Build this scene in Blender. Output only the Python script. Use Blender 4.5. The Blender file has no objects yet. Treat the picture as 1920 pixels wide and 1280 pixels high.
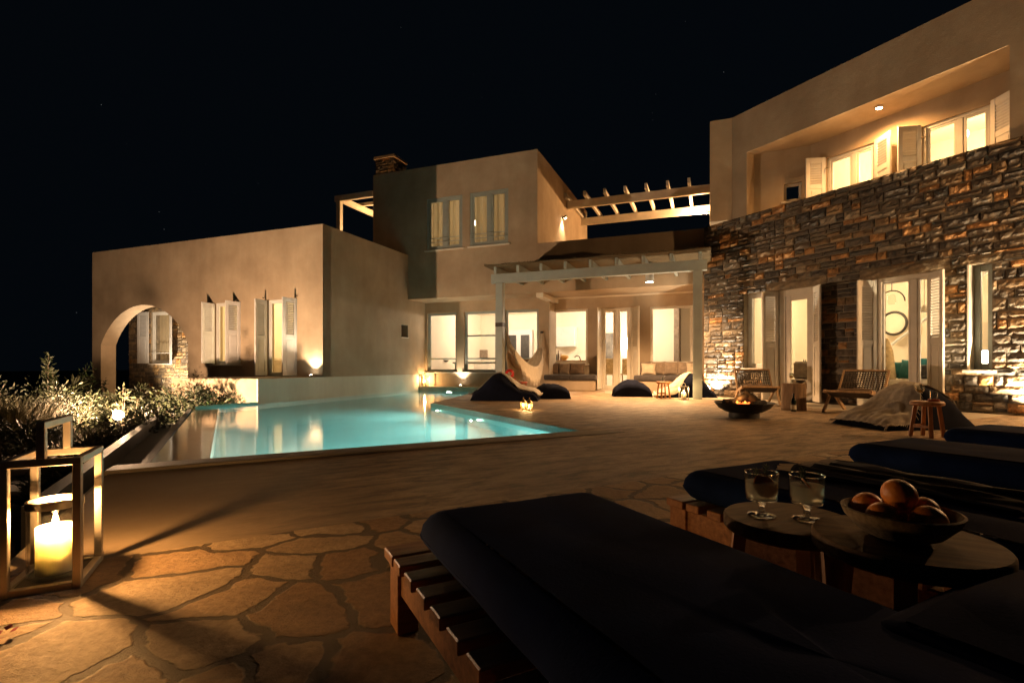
import bpy, math, random
from mathutils import Vector, Matrix, noise, Euler
random.seed(7)
R = math.radians
scene = bpy.context.scene
COL = scene.collection
# ------------------------------------------------------------ measuring helpers (18 mm lens, level camera)
F = 960.0; HC = 0.72; HY = 686.0
def P(px, py, Y): return Vector(((px - 960) / F * Y, Y, HC - (py - HY) / F * Y))
def G(px, py, z=0.0): return P(px, py, F * (HC - z) / (py - HY))
class Frame:
    """a vertical wall frame: u along the wall, w into the building, z up"""
    def __init__(s, ox, oy, ux, uy, wx, wy):
        s.o = (ox, oy); s.u = (ux, uy); s.w = (wx, wy)
    def __call__(s, u, w, z=0.0):
        return Vector((s.o[0] + s.u[0] * u + s.w[0] * w, s.o[1] + s.u[1] * u + s.w[1] * w, z))
    def U(s, px, w=0.0):
        r = (px - 960) / F
        ox = s.o[0] + s.w[0] * w; oy = s.o[1] + s.w[1] * w
        return (r * oy - ox) / (s.u[0] - r * s.u[1])
    def Z(s, px, py, w=0.0):
        p = s(s.U(px, w), w)
        return HC + (HY - py) / F * p.y
    def rz(s): return math.atan2(s.u[1], s.u[0])
FB = Frame(-4.62, 12.5, .933, -.36, .36, .933)          # main house axis
FS = Frame(-4.62, 12.5, .36, .933, -.933, .36)          # side wall of the left house (inward = left)
FC = Frame(5.0, 11.63, .488, -.873, .873, .488)         # stone wing
FD = Frame(0, 0, .873, .488, -.488, .873)               # pool axis seen from below the camera

# ------------------------------------------------------------ materials
MATS = {}
class NB:
    def __init__(s, name):
        s.m = bpy.data.materials.new(name); s.m.use_nodes = True
        s.t = s.m.node_tree; s.n = s.t.nodes; s.l = s.t.links
        s.n.clear(); s.out = s.n.new('ShaderNodeOutputMaterial'); MATS[name] = s.m
    def add(s, typ, **kw):
        nd = s.n.new(typ)
        for k, v in kw.items():
            if k.startswith('_'): setattr(nd, k[1:], v)
            else: nd.inputs[k.replace('_', ' ')].default_value = v
        return nd
    def link(s, a, b): s.l.new(a, b)
def c4(c): return (c[0], c[1], c[2], 1.0)
def ramp(nb, fac, stops):
    r = nb.add('ShaderNodeValToRGB')
    el = r.color_ramp.elements
    while len(el) < len(stops): el.new(.5)
    for e, (p, c) in zip(el, stops):
        e.position = p; e.color = c4(c)
    nb.link(fac, r.inputs['Fac']); return r.outputs['Color']
def mixc(nb, fac, a, b, blend='MIX'):
    m = nb.add('ShaderNodeMix', _data_type='RGBA', _blend_type=blend)
    for s_, v in ((m.inputs[0], fac), (m.inputs[6], a), (m.inputs[7], b)):
        if isinstance(v, (int, float)): s_.default_value = v
        elif isinstance(v, tuple): s_.default_value = c4(v)
        else: nb.link(v, s_)
    return m.outputs[2]
def mat(name, col, rough=.7, var=.25, scale=4.0, bump=.0, bscale=40., dist=.01, metal=0., stretch=None,
        sheen=0., spec=.5, col2=None, coat=0.):
    nb = NB(name); b = nb.add('ShaderNodeBsdfPrincipled')
    b.inputs['Roughness'].default_value = rough; b.inputs['Metallic'].default_value = metal
    b.inputs['Specular IOR Level'].default_value = spec
    if sheen: b.inputs['Sheen Weight'].default_value = sheen
    if coat: b.inputs['Coat Weight'].default_value = coat
    tc = nb.add('ShaderNodeTexCoord'); vec = tc.outputs['Object']
    if stretch:
        mp = nb.add('ShaderNodeMapping'); mp.inputs['Scale'].default_value = stretch
        nb.link(vec, mp.inputs['Vector']); vec = mp.outputs['Vector']
    n1 = nb.add('ShaderNodeTexNoise', Scale=scale, Detail=6.0, Roughness=.6); nb.link(vec, n1.inputs['Vector'])
    lo = tuple(max(0, x * (1 - var)) for x in col); hi = col2 or tuple(min(1, x * (1 + var)) for x in col)
    nb.link(ramp(nb, n1.outputs['Fac'], [(.3, lo), (.7, hi)]), b.inputs['Base Color'])
    if bump:
        n2 = nb.add('ShaderNodeTexNoise', Scale=bscale, Detail=5.0, Roughness=.6); nb.link(vec, n2.inputs['Vector'])
        bp = nb.add('ShaderNodeBump', Strength=bump, Distance=dist); nb.link(n2.outputs['Fac'], bp.inputs['Height'])
        nb.link(bp.outputs['Normal'], b.inputs['Normal'])
    nb.link(b.outputs[0], nb.out.inputs['Surface']); return nb.m
def emis(name, col, strength):
    nb = NB(name); e = nb.add('ShaderNodeEmission', Color=c4(col), Strength=strength)
    nb.link(e.outputs[0], nb.out.inputs['Surface']); return nb.m
def glass(name, ior=1.45, tint=(1, 1, 1), rough=.0):
    nb = NB(name); t = nb.add('ShaderNodeBsdfTransparent', Color=c4(tint)); g = nb.add('ShaderNodeBsdfGlossy', Roughness=rough)
    lw_ = nb.add('ShaderNodeLayerWeight', Blend=.5); pw = nb.add('ShaderNodeMath', _operation='POWER'); pw.inputs[1].default_value = 3.4
    f0 = ((ior - 1) / (ior + 1)) ** 2; ma = nb.add('ShaderNodeMath', _operation='MULTIPLY_ADD'); ma.inputs[1].default_value = .9; ma.inputs[2].default_value = f0
    nb.link(lw_.outputs['Facing'], pw.inputs[0]); nb.link(pw.outputs[0], ma.inputs[0]); mx = nb.add('ShaderNodeMixShader')
    nb.link(ma.outputs[0], mx.inputs[0]); nb.link(t.outputs[0], mx.inputs[1]); nb.link(g.outputs[0], mx.inputs[2])
    nb.link(mx.outputs[0], nb.out.inputs['Surface']); return nb.m
def cloth_thin(name, col, k=.5):
    nb = NB(name); d = nb.add('ShaderNodeBsdfDiffuse', Color=c4(col)); t = nb.add('ShaderNodeBsdfTranslucent', Color=c4(col)); mx = nb.add('ShaderNodeMixShader', Fac=k)
    nb.link(d.outputs[0], mx.inputs[1]); nb.link(t.outputs[0], mx.inputs[2]); nb.link(mx.outputs[0], nb.out.inputs['Surface']); return nb.m

def plaster(name, col, col2):
    nb = NB(name); b = nb.add('ShaderNodeBsdfPrincipled', Roughness=.85); b.inputs['Specular IOR Level'].default_value = .25
    tc = nb.add('ShaderNodeTexCoord'); v = tc.outputs['Object']
    n1 = nb.add('ShaderNodeTexNoise', Scale=.9, Detail=8.0, Roughness=.62); nb.link(v, n1.inputs['Vector'])
    mp = nb.add('ShaderNodeMapping'); mp.inputs['Scale'].default_value = (2.2, 2.2, .35); nb.link(v, mp.inputs['Vector'])
    n2 = nb.add('ShaderNodeTexNoise', Scale=1.6, Detail=5.0, Roughness=.6); nb.link(mp.outputs[0], n2.inputs['Vector'])
    c = ramp(nb, n1.outputs['Fac'], [(.3, col), (.72, col2)])
    st = ramp(nb, n2.outputs['Fac'], [(.35, (.86, .85, .83)), (.62, (1, 1, 1))])
    nb.link(mixc(nb, .55, c, st, 'MULTIPLY'), b.inputs['Base Color'])
    n3 = nb.add('ShaderNodeTexNoise', Scale=55.0, Detail=4.0); nb.link(v, n3.inputs['Vector'])
    n4 = nb.add('ShaderNodeTexNoise', Scale=5.0, Detail=4.0); nb.link(v, n4.inputs['Vector'])
    ad = nb.add('ShaderNodeMath', _operation='MULTIPLY_ADD'); ad.inputs[1].default_value = 2.5
    nb.link(n4.outputs['Fac'], ad.inputs[0]); nb.link(n3.outputs['Fac'], ad.inputs[2])
    bp = nb.add('ShaderNodeBump', Strength=.35, Distance=.008); nb.link(ad.outputs[0], bp.inputs['Height'])
    nb.link(bp.outputs[0], b.inputs['Normal']); nb.link(b.outputs[0], nb.out.inputs['Surface']); return nb.m
plaster('plaster', (.335, .262, .185), (.50, .405, .295))
plaster('plaster_pale', (.62, .60, .52), (.72, .70, .62))
mat('interior', (.78, .70, .58), .8, .05, 1.5)
mat('interior_floor', (.5, .42, .32), .5, .15, 3)
mat('white_paint', (.62, .63, .62), .45, .06, 5, .15, 60, .003)
mat('grey_paint', (.30, .345, .335), .5, .08, 5, .2, 50, .003)
mat('cream_paint', (.66, .62, .54), .5, .08, 5, .2, 50, .003)
mat('shutter_paint', (.60, .61, .62), .5, .07, 6, .15, 60, .003)
mat('teak', (.34, .13, .042), .42, .4, 6, .3, 30, .003, stretch=(1, 8, 8), col2=(.48, .22, .085))
mat('pale_wood', (.42, .27, .14), .5, .3, 6, .25, 30, .003, stretch=(8, 8, 1.2))
mat('stool_wood', (.40, .19, .075), .45, .3, 6, .25, 30, .003, stretch=(8, 8, 1.2))
mat('table_wood', (.105, .058, .024), .7, .35, 5, .25, 26, .003, stretch=(1.2, 9, 9), col2=(.20, .12, .052), spec=.12)
mat('log_wood', (.24, .15, .08), .75, .4, 5, .6, 14, .02, stretch=(5, 5, .8))
mat('navy', (.007, .0165, .062), .95, .35, 5, .35, 160, .002, sheen=.0, spec=.03)
mat('bag_navy', (.0055, .0075, .018), .95, .35, 5, .4, 120, .003, spec=.1)
mat('charcoal_fabric', (.055, .05, .052), .95, .25, 8, .4, 120, .003, sheen=.2, spec=.2)
mat('taupe_fabric', (.24, .19, .145), .95, .25, 10, .4, 120, .003, spec=.2)
mat('beige_fabric', (.46, .39, .30), .95, .15, 10, .4, 120, .003, spec=.2)
mat('brown_fabric', (.17, .12, .085), .95, .3, 10, .4, 120, .003, spec=.2)
mat('grey_throw', (.40, .36, .30), .95, .3, 14, .6, 90, .004, spec=.2)
mat('cream_throw', (.55, .47, .37), .95, .15, 14, .6, 90, .004, spec=.2)
nb = NB('towel'); b = nb.add('ShaderNodeBsdfPrincipled', Roughness=.95); b.inputs['Specular IOR Level'].default_value = .1
tc = nb.add('ShaderNodeTexCoord'); mp = nb.add('ShaderNodeMapping'); mp.inputs['Rotation'].default_value = (0, 0, -R(26.5)); nb.link(tc.outputs['Object'], mp.inputs['Vector'])
wv = nb.add('ShaderNodeTexWave', Scale=3.2, Distortion=.6, Detail=1.0); wv.wave_type = 'BANDS'; wv.bands_direction = 'X'; nb.link(mp.outputs[0], wv.inputs['Vector'])
nb.link(ramp(nb, wv.outputs['Fac'], [(.80, (.014, .016, .024)), (.90, (.42, .40, .36))]), b.inputs['Base Color'])
n2 = nb.add('ShaderNodeTexNoise', Scale=90.0); nb.link(tc.outputs['Object'], n2.inputs['Vector']); bp = nb.add('ShaderNodeBump', Strength=.5, Distance=.004); nb.link(n2.outputs['Fac'], bp.inputs['Height']); nb.link(bp.outputs[0], b.inputs['Normal'])
nb.link(b.outputs[0], nb.out.inputs['Surface'])
nb = NB('stem_glass'); g_ = nb.add('ShaderNodeBsdfGlass', Color=(.97, .98, .97, 1), Roughness=.02, IOR=1.5); nb.link(g_.outputs[0], nb.out.inputs['Surface'])
mat('teal_fabric', (.03, .17, .18), .9, .2, 10, .3, 100, .003)
mat('rope', (.075, .06, .045), .85, .3, 20, .4, 100, .003)
mat('hammock_cloth', (.56, .50, .40), .95, .12, 14, .5, 80, .004)
mat('black_steel', (.018, .016, .014), .55, .4, 8, .2, 40, .003, metal=.4)
mat('dark_metal', (.05, .045, .04), .5, .3, 8, metal=.5)
mat('steel', (.46, .42, .36), .36, .12, 14, .15, 140, .002, metal=1., stretch=(1, 1, .15))
mat('brass', (.55, .38, .16), .35, .2, 12, metal=1.)
mat('dark_iron', (.03, .027, .024), .5, .2, 8)
mat('bottle_glass', (.006, .012, .006), .08, .1, 5, spec=.8)
mat('label_paper', (.6, .55, .42), .8, .05, 5)
mat('red_lacquer', (.45, .02, .015), .3, .15, 8)
mat('terracotta_red', (.32, .07, .035), .6, .2, 8)
mat('black_plastic', (.01, .01, .01), .4, .1, 5)
mat('reed', (.13, .10, .055), .9, .5, 12, .8, 30, .02, stretch=(1, 14, 14))
mat('soil', (.06, .045, .03), .95, .4, 3, .8, 14, .05)
mat('path_stone', (.28, .24, .19), .85, .25, 3, .5, 14, .02)
mat('gutter_concrete', (.035, .035, .034), .6, .3, 4, .3, 30, .01)
mat('pool_plaster', (.27, .62, .63), .8, .06, 2, .1, 30, .004)
mat('waterline_tile', (.03, .13, .13), .35, .2, 30)
mat('weir_plaster', (.55, .66, .63), .7, .12, 2, .1, 30, .004)
mat('leaf', (.010, .017, .005), .6, .55, 3, col2=(.030, .040, .012))
mat('leaf_pale', (.015, .020, .007), .6, .45, 3, col2=(.046, .050, .02))
mat('leaf_dark', (.02, .045, .014), .5, .5, 3, col2=(.06, .10, .03))
mat('dry_grass', (.06, .055, .022), .8, .4, 4, col2=(.13, .11, .05))
mat('bark', (.10, .075, .05), .9, .4, 8, .6, 20, .01)
mat('petal', (.35, .03, .06), .6, .3, 9)
mat('orange_peel', (.52, .165, .018), .45, .15, 6, .5, 110, .003, col2=(.64, .23, .03))
mat('bowl_ceramic', (.14, .10, .06), .8, .3, 60, .4, 140, .003, col2=(.24, .185, .11), spec=.2)
mat('citrus', (.55, .17, .03), .4, .3, 30)
mat('herb', (.03, .06, .02), .7, .3, 20)
mat('flesh_wood', (.50, .30, .12), .6, .2, 8)
mat('art_dark', (.08, .075, .07), .7, .9, 3, col2=(.30, .27, .23))
mat('amber_vase', (.62, .34, .08), .4, .2, 6)
cloth_thin('curtain', (.62, .54, .40), .55)
mat('stair_plaster', (.70, .64, .52), .8, .05, 2)
mat('mirror_glass', (.85, .83, .78), .08, .02, 2, metal=1.)
mat('straw', (.45, .32, .15), .9, .35, 14, .6, 60, .01)
mat('ash', (.022, .019, .017), .95, .6, 12, .8, 20, .02)
mat('wax', (.95, .84, .64), .45, .04, 6)
MATS['wax'].node_tree.nodes['Principled BSDF'].inputs['Subsurface Weight'].default_value = 1.
MATS['wax'].node_tree.nodes['Principled BSDF'].inputs['Subsurface Radius'].default_value = (.12, .12, .115)
MATS['wax'].node_tree.nodes['Principled BSDF'].inputs['Subsurface Scale'].default_value = 1.
emis('flame', (1, .62, .22), 26)
emis('lamp_glow', (1, .80, .56), 40)
emis('lamp_glow_soft', (1, .80, .56), 14)
emis('ember', (1, .13, .02), 1.6)
emis('fire_flame', (1, .26, .04), 1.4)
glass('pane', 1.5, (.97, .97, .96)); glass('lantern_glass', 1.45, (.95, .95, .93)); glass('tumbler', 1.7, (.95, .96, .95))
glass('pane_dark', 1.6, (.80, .82, .80)); nb = NB('liquid'); g_ = nb.add('ShaderNodeBsdfGlass', Color=(.95, .97, .93, 1), Roughness=.0, IOR=1.33); t_ = nb.add('ShaderNodeBsdfTranslucent', Color=(.9, .92, .82, 1)); d_ = nb.add('ShaderNodeBsdfDiffuse', Color=(.9, .92, .82, 1)); a_ = nb.add('ShaderNodeMixShader', Fac=.6); nb.link(d_.outputs[0], a_.inputs[1]); nb.link(t_.outputs[0], a_.inputs[2]); x_ = nb.add('ShaderNodeMixShader', Fac=.30); nb.link(g_.outputs[0], x_.inputs[1]); nb.link(a_.outputs[0], x_.inputs[2]); nb.link(x_.outputs[0], nb.out.inputs['Surface']); glass('wine', 1.33, (.85, .66, .25))

# stone cladding: colour per stone comes from an attribute, roughness from bump
nb = NB('rubble'); b = nb.add('ShaderNodeBsdfPrincipled', Roughness=.62); b.inputs['Specular IOR Level'].default_value = .45
at = nb.add('ShaderNodeAttribute', _attribute_name='stone'); tc = nb.add('ShaderNodeTexCoord')
n1 = nb.add('ShaderNodeTexNoise', Scale=9.0, Detail=8.0, Roughness=.65); nb.link(tc.outputs['Object'], n1.inputs['Vector'])
nb.link(mixc(nb, 1.0, at.outputs['Color'], ramp(nb, n1.outputs['Fac'], [(.3, (.52, .49, .45)), (.68, (1.5, 1.36, 1.14))]), 'MULTIPLY'), b.inputs['Base Color'])
n2 = nb.add('ShaderNodeTexNoise', Scale=16.0, Detail=7.0, Roughness=.6); nb.link(tc.outputs['Object'], n2.inputs['Vector'])
bp = nb.add('ShaderNodeBump', Strength=.9, Distance=.03); nb.link(n2.outputs['Fac'], bp.inputs['Height'])
nb.link(bp.outputs[0], b.inputs['Normal']); nb.link(b.outputs[0], nb.out.inputs['Surface'])
mat('mortar', (.27, .23, .17), .9, .3, 6, .5, 40, .01)

# patio: stamped, streaky brown concrete
nb = NB('patio'); b = nb.add('ShaderNodeBsdfPrincipled', Roughness=.55); b.inputs['Specular IOR Level'].default_value = .35
tc = nb.add('ShaderNodeTexCoord'); mp = nb.add('ShaderNodeMapping'); mp.inputs['Rotation'].default_value = (0, 0, -R(29.2))
nb.link(tc.outputs['Object'], mp.inputs['Vector']); v = mp.outputs[0]
n1 = nb.add('ShaderNodeTexNoise', Scale=1.3, Detail=9.0, Roughness=.66); nb.link(v, n1.inputs['Vector'])
mp2 = nb.add('ShaderNodeMapping'); mp2.inputs['Scale'].default_value = (.8, 2.8, 1); nb.link(v, mp2.inputs['Vector'])
n2 = nb.add('ShaderNodeTexNoise', Scale=3.4, Detail=9.0, Roughness=.75, Distortion=.35); nb.link(mp2.outputs[0], n2.inputs['Vector'])
n3 = nb.add('ShaderNodeTexNoise', Scale=30.0, Detail=6.0, Roughness=.7); nb.link(mp2.outputs[0], n3.inputs['Vector'])
c = ramp(nb, n1.outputs['Fac'], [(.3, (.24, .17, .105)), (.7, (.42, .31, .195))])
c = mixc(nb, .8, c, ramp(nb, n2.outputs['Fac'], [(.40, (.24, .21, .18)), (.57, (1.32, 1.28, 1.2))]), 'MULTIPLY')
c = mixc(nb, .6, c, ramp(nb, n3.outputs['Fac'], [(.3, (.6, .6, .6)), (.65, (1.12, 1.12, 1.12))]), 'MULTIPLY')
sep = nb.add('ShaderNodeSeparateXYZ'); nb.link(v, sep.inputs[0])
nz = nb.add('ShaderNodeMath', _operation='MULTIPLY_ADD'); nz.inputs[1].default_value = 1.6; nb.link(n1.outputs['Fac'], nz.inputs[0]); nb.link(sep.outputs[0], nz.inputs[2])
sm = nb.add('ShaderNodeMapRange', _interpolation_type='SMOOTHSTEP'); sm.inputs['From Min'].default_value = .5; sm.inputs['From Max'].default_value = 1.9; nb.link(nz.outputs[0], sm.inputs['Value'])
cs_ = mixc(nb, .5, ramp(nb, n1.outputs['Fac'], [(.3, (.26, .195, .13)), (.7, (.35, .27, .185))]), ramp(nb, n3.outputs['Fac'], [(.3, (.75, .75, .75)), (.65, (1.08, 1.08, 1.08))]), 'MULTIPLY')
nb.link(mixc(nb, sm.outputs[0], cs_, c), b.inputs['Base Color'])
ad = nb.add('ShaderNodeMath', _operation='MULTIPLY_ADD'); ad.inputs[1].default_value = .35
nb.link(n3.outputs['Fac'], ad.inputs[0]); nb.link(n2.outputs['Fac'], ad.inputs[2])
bp = nb.add('ShaderNodeBump', Strength=.8, Distance=.03); nb.link(ad.outputs[0], bp.inputs['Height'])
st_ = nb.add('ShaderNodeMath', _operation='MULTIPLY_ADD'); st_.inputs[1].default_value = .75; st_.inputs[2].default_value = .10; nb.link(sm.outputs[0], st_.inputs[0]); nb.link(st_.outputs[0], bp.inputs['Strength'])
nb.link(bp.outputs[0], b.inputs['Normal']); nb.link(b.outputs[0], nb.out.inputs['Surface'])
# smoother concrete band and pale strip
def concrete(name, a, bcol, bump=.35):
    nb = NB(name); b = nb.add('ShaderNodeBsdfPrincipled', Roughness=.7); b.inputs['Specular IOR Level'].default_value = .3
    tc = nb.add('ShaderNodeTexCoord'); v = tc.outputs['Object']
    n1 = nb.add('ShaderNodeTexNoise', Scale=1.6, Detail=9.0, Roughness=.65); nb.link(v, n1.inputs['Vector'])
    n3 = nb.add('ShaderNodeTexNoise', Scale=70.0, Detail=5.0, Roughness=.7); nb.link(v, n3.inputs['Vector'])
    c = ramp(nb, n1.outputs['Fac'], [(.3, a), (.7, bcol)])
    c = mixc(nb, .5, c, ramp(nb, n3.outputs['Fac'], [(.3, (.7, .7, .7)), (.65, (1.1, 1.1, 1.1))]), 'MULTIPLY')
    nb.link(c, b.inputs['Base Color'])
    bp = nb.add('ShaderNodeBump', Strength=bump, Distance=.006); nb.link(n3.outputs['Fac'], bp.inputs['Height'])
    nb.link(bp.outputs[0], b.inputs['Normal']); nb.link(b.outputs[0], nb.out.inputs['Surface'])
concrete('smooth_concrete', (.27, .21, .145), (.35, .275, .195))
concrete('pale_concrete', (.40, .34, .26), (.48, .42, .33))
concrete('coping_stone', (.22, .19, .14), (.32, .27, .20))
# crazy paving
nb = NB('flagstone'); b = nb.add('ShaderNodeBsdfPrincipled', Roughness=.62); b.inputs['Specular IOR Level'].default_value = .35
tc = nb.add('ShaderNodeTexCoord'); v = tc.outputs['Object']
nd = nb.add('ShaderNodeTexNoise', Scale=3.6, Detail=3.0); nb.link(v, nd.inputs['Vector'])
nd2 = nb.add('ShaderNodeTexNoise', Scale=22.0, Detail=4.0); nb.link(v, nd2.inputs['Vector'])
def off(nz, k, src):
    sb = nb.add('ShaderNodeVectorMath', _operation='SUBTRACT'); sb.inputs[1].default_value = (.5, .5, .5); nb.link(nz.outputs['Color'], sb.inputs[0])
    sc = nb.add('ShaderNodeVectorMath', _operation='SCALE'); sc.inputs['Scale'].default_value = k; nb.link(sb.outputs[0], sc.inputs[0])
    ad = nb.add('ShaderNodeVectorMath', _operation='ADD'); nb.link(src, ad.inputs[0]); nb.link(sc.outputs[0], ad.inputs[1]); return ad.outputs[0]
v2 = off(nd2, .035, off(nd, .20, v))
mpf = nb.add('ShaderNodeMapping'); mpf.inputs['Location'].default_value = (.37, .21, 0); mpf.inputs['Scale'].default_value = (1, 1.12, 1)
nb.link(v2, mpf.inputs['Vector'])
ve = nb.add('ShaderNodeTexVoronoi', _feature='DISTANCE_TO_EDGE', Scale=3.3, Randomness=.92); ve.voronoi_dimensions = '2D'; nb.link(mpf.outputs[0], ve.inputs['Vector'])
vc = nb.add('ShaderNodeTexVoronoi', _feature='F1', Scale=3.3, Randomness=.92); vc.voronoi_dimensions = '2D'; nb.link(mpf.outputs[0], vc.inputs['Vector'])
edge = nb.add('ShaderNodeMapRange', _interpolation_type='SMOOTHSTEP'); edge.inputs['From Min'].default_value = .042; edge.inputs['From Max'].default_value = .075
nb.link(ve.outputs['Distance'], edge.inputs['Value'])
sx = nb.add('ShaderNodeSeparateColor'); nb.link(vc.outputs['Color'], sx.inputs[0])
cs = ramp(nb, sx.outputs[0], [(.0, (.27, .165, .085)), (.35, (.42, .285, .165)), (.7, (.44, .35, .245)), (1., (.33, .21, .105))])
na = nb.add('ShaderNodeTexNoise', Scale=6.0, Detail=9.0, Roughness=.68, Distortion=.5); nb.link(v, na.inputs['Vector'])
cs = mixc(nb, .75, cs, ramp(nb, na.outputs['Fac'], [(.3, (.62, .58, .52)), (.68, (1.15, 1.12, 1.05))]), 'MULTIPLY')
nf = nb.add('ShaderNodeTexNoise', Scale=34.0, Detail=8.0, Roughness=.74); nb.link(v, nf.inputs['Vector'])
cs = mixc(nb, .7, cs, ramp(nb, nf.outputs['Fac'], [(.34, (.55, .53, .5)), (.58, (1.15, 1.15, 1.15))]), 'MULTIPLY')
nb.link(mixc(nb, edge.outputs[0], (.10, .072, .044), cs), b.inputs['Base Color'])
h = nb.add('ShaderNodeMath', _operation='MULTIPLY_ADD'); h.inputs[1].default_value = .55; nb.link(edge.outputs[0], h.inputs[0])
h2 = nb.add('ShaderNodeMath', _operation='MULTIPLY_ADD'); h2.inputs[1].default_value = 1.0; nb.link(na.outputs['Fac'], h2.inputs[0])
nb.link(nf.outputs['Fac'], h2.inputs[2]); nb.link(h2.outputs[0], h.inputs[2])
bp = nb.add('ShaderNodeBump', Strength=.9, Distance=.016); nb.link(h.outputs[0], bp.inputs['Height'])
nb.link(bp.outputs[0], b.inputs['Normal']); nb.link(b.outputs[0], nb.out.inputs['Surface'])
# pool water: refracting sheet with a mirror sheen
nb = NB('pool_water'); rf = nb.add('ShaderNodeBsdfRefraction', Color=(.80, .98, .95, 1), Roughness=.0, IOR=1.33)
gl = nb.add('ShaderNodeBsdfGlossy', Roughness=.09); fr = nb.add('ShaderNodeFresnel', IOR=1.33); mx = nb.add('ShaderNodeMixShader')
tc = nb.add('ShaderNodeTexCoord'); n1 = nb.add('ShaderNodeTexNoise', Scale=2.4, Detail=3.0); nb.link(tc.outputs['Object'], n1.inputs['Vector'])
bp = nb.add('ShaderNodeBump', Strength=.06, Distance=.03); nb.link(n1.outputs['Fac'], bp.inputs['Height'])
nb.link(bp.outputs[0], gl.inputs['Normal']); nb.link(bp.outputs[0], rf.inputs['Normal'])
nb.link(fr.outputs[0], mx.inputs[0]); nb.link(rf.outputs[0], mx.inputs[1]); nb.link(gl.outputs[0], mx.inputs[2]); nb.link(mx.outputs[0], nb.out.inputs['Surface'])

# ------------------------------------------------------------ mesh building
ORG = {}
class MB:
    def __init__(s): s.v = []; s.f = []; s.c = []; s.sm = []
    def add(s, vs, fs, smooth=False, col=None):
        k = len(s.v); s.v.extend(Vector(p) for p in vs)
        for f in fs: s.f.append(tuple(i + k for i in f)); s.sm.append(smooth); s.c.append(col)
        return s
    def quad(s, a, b, c, d, **k): return s.add([a, b, c, d], [(0, 1, 2, 3)], **k)
    def hexa(s, p, **k):   # p: 4 bottom, 4 top
        return s.add(p, [(0, 3, 2, 1), (4, 5, 6, 7), (0, 1, 5, 4), (1, 2, 6, 5), (2, 3, 7, 6), (3, 0, 4, 7)], **k)
    def box(s, x0, x1, y0, y1, z0, z1, fr=None, **k):
        T = fr or (lambda u, w, z: Vector((u, w, z)))
        return s.hexa([T(x0, y0, z0), T(x1, y0, z0), T(x1, y1, z0), T(x0, y1, z0), T(x0, y0, z1), T(x1, y0, z1), T(x1, y1, z1), T(x0, y1, z1)], **k)
    def rbox(s, x0, x1, y0, y1, z0, z1, bev=.006, fr=None, **k):
        """box with chamfered edges"""
        T = fr or (lambda u, w, z: Vector((u, w, z))); b = min(bev, (x1 - x0) * .3, (y1 - y0) * .3, (z1 - z0) * .3)
        import bmesh
        bm = bmesh.new(); vs = []
        for z in (z0, z1):
            for y in (y0, y1):
                for x in (x0, x1): vs.append(bm.verts.new((x, y, z)))
        for f in ((0, 2, 3, 1), (4, 5, 7, 6), (0, 1, 5, 4), (1, 3, 7, 5), (3, 2, 6, 7), (2, 0, 4, 6)): bm.faces.new([vs[i] for i in f])
        bmesh.ops.bevel(bm, geom=bm.edges[:], offset=b, segments=1, affect='EDGES')
        bm.verts.index_update()
        s.add([T(*v.co) for v in bm.verts], [tuple(v.index for v in f.verts) for f in bm.faces], **k); bm.free(); return s
    def bar(s, a, b, wd, ht, up=Vector((0, 0, 1)), **k):
        a = Vector(a); b = Vector(b); d = (b - a).normalized(); side = d.cross(up)
        if side.length < 1e-4: side = Vector((1, 0, 0))
        side.normalize(); upv = side.cross(d).normalized(); sx = side * wd / 2; uz = upv * ht / 2
        return s.hexa([a - sx - uz, a + sx - uz, b + sx - uz, b - sx - uz, a - sx + uz, a + sx + uz, b + sx + uz, b - sx + uz], **k)
    def tube(s, pts, rad, n=8, cap=True, smooth=True, **k):
        pts = [Vector(p) for p in pts]; rad = rad if isinstance(rad, (list, tuple)) else [rad] * len(pts)
        vs = []; ref = Vector((.3, .2, 1)).normalized()
        for i, p in enumerate(pts):
            d = (pts[min(i + 1, len(pts) - 1)] - pts[max(i - 1, 0)]).normalized()
            a = d.cross(ref)
            if a.length < .05: a = d.cross(Vector((1, 0, 0)))
            a.normalize(); b = d.cross(a)
            for j in range(n):
                t = 2 * math.pi * j / n; vs.append(p + (a * math.cos(t) + b * math.sin(t)) * rad[i])
        fs = [(i * n + j, i * n + (j + 1) % n, (i + 1) * n + (j + 1) % n, (i + 1) * n + j) for i in range(len(pts) - 1) for j in range(n)]
        s.add(vs, fs, smooth=smooth, **k)
        if cap:
            m = len(pts) - 1
            s.add(vs[:n], [tuple(range(n))], **k); s.add(vs[m * n:], [tuple(reversed(range(n)))], **k)
        return s
    def lathe(s, prof, n=24, c=(0, 0, 0), smooth=True, **k):
        c = Vector(c); vs = []; m = len(prof)
        for (r, z) in prof:
            for j in range(n):
                t = 2 * math.pi * j / n; vs.append(c + Vector((r * math.cos(t), r * math.sin(t), z)))
        fs = [(i * n + j, i * n + (j + 1) % n, (i + 1) * n + (j + 1) % n, (i + 1) * n + j) for i in range(m - 1) for j in range(n)]
        s.add(vs, fs, smooth=smooth, **k); return s
    def grid(s, fn, nu, nv, close_u=False, smooth=True, **k):
        vs = [fn(i / (nu if close_u else nu - 1), j / (nv - 1)) for j in range(nv) for i in range(nu)]
        fs = []
        for j in range(nv - 1):
            for i in range(nu if close_u else nu - 1):
                i2 = (i + 1) % nu; fs.append((j * nu + i, j * nu + i2, (j + 1) * nu + i2, (j + 1) * nu + i))
        s.add(vs, fs, smooth=smooth, **k); return s
    def ball(s, c, r, n=16, m=10, sq=(1, 1, 1)):
        c = Vector(c)
        return s.grid(lambda a, b: c + Vector((r * sq[0] * math.sin(math.pi * b) * math.cos(2 * math.pi * a), r * sq[1] * math.sin(math.pi * b) * math.sin(2 * math.pi * a), r * sq[2] * math.cos(math.pi * b))), n, m, close_u=True)
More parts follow.
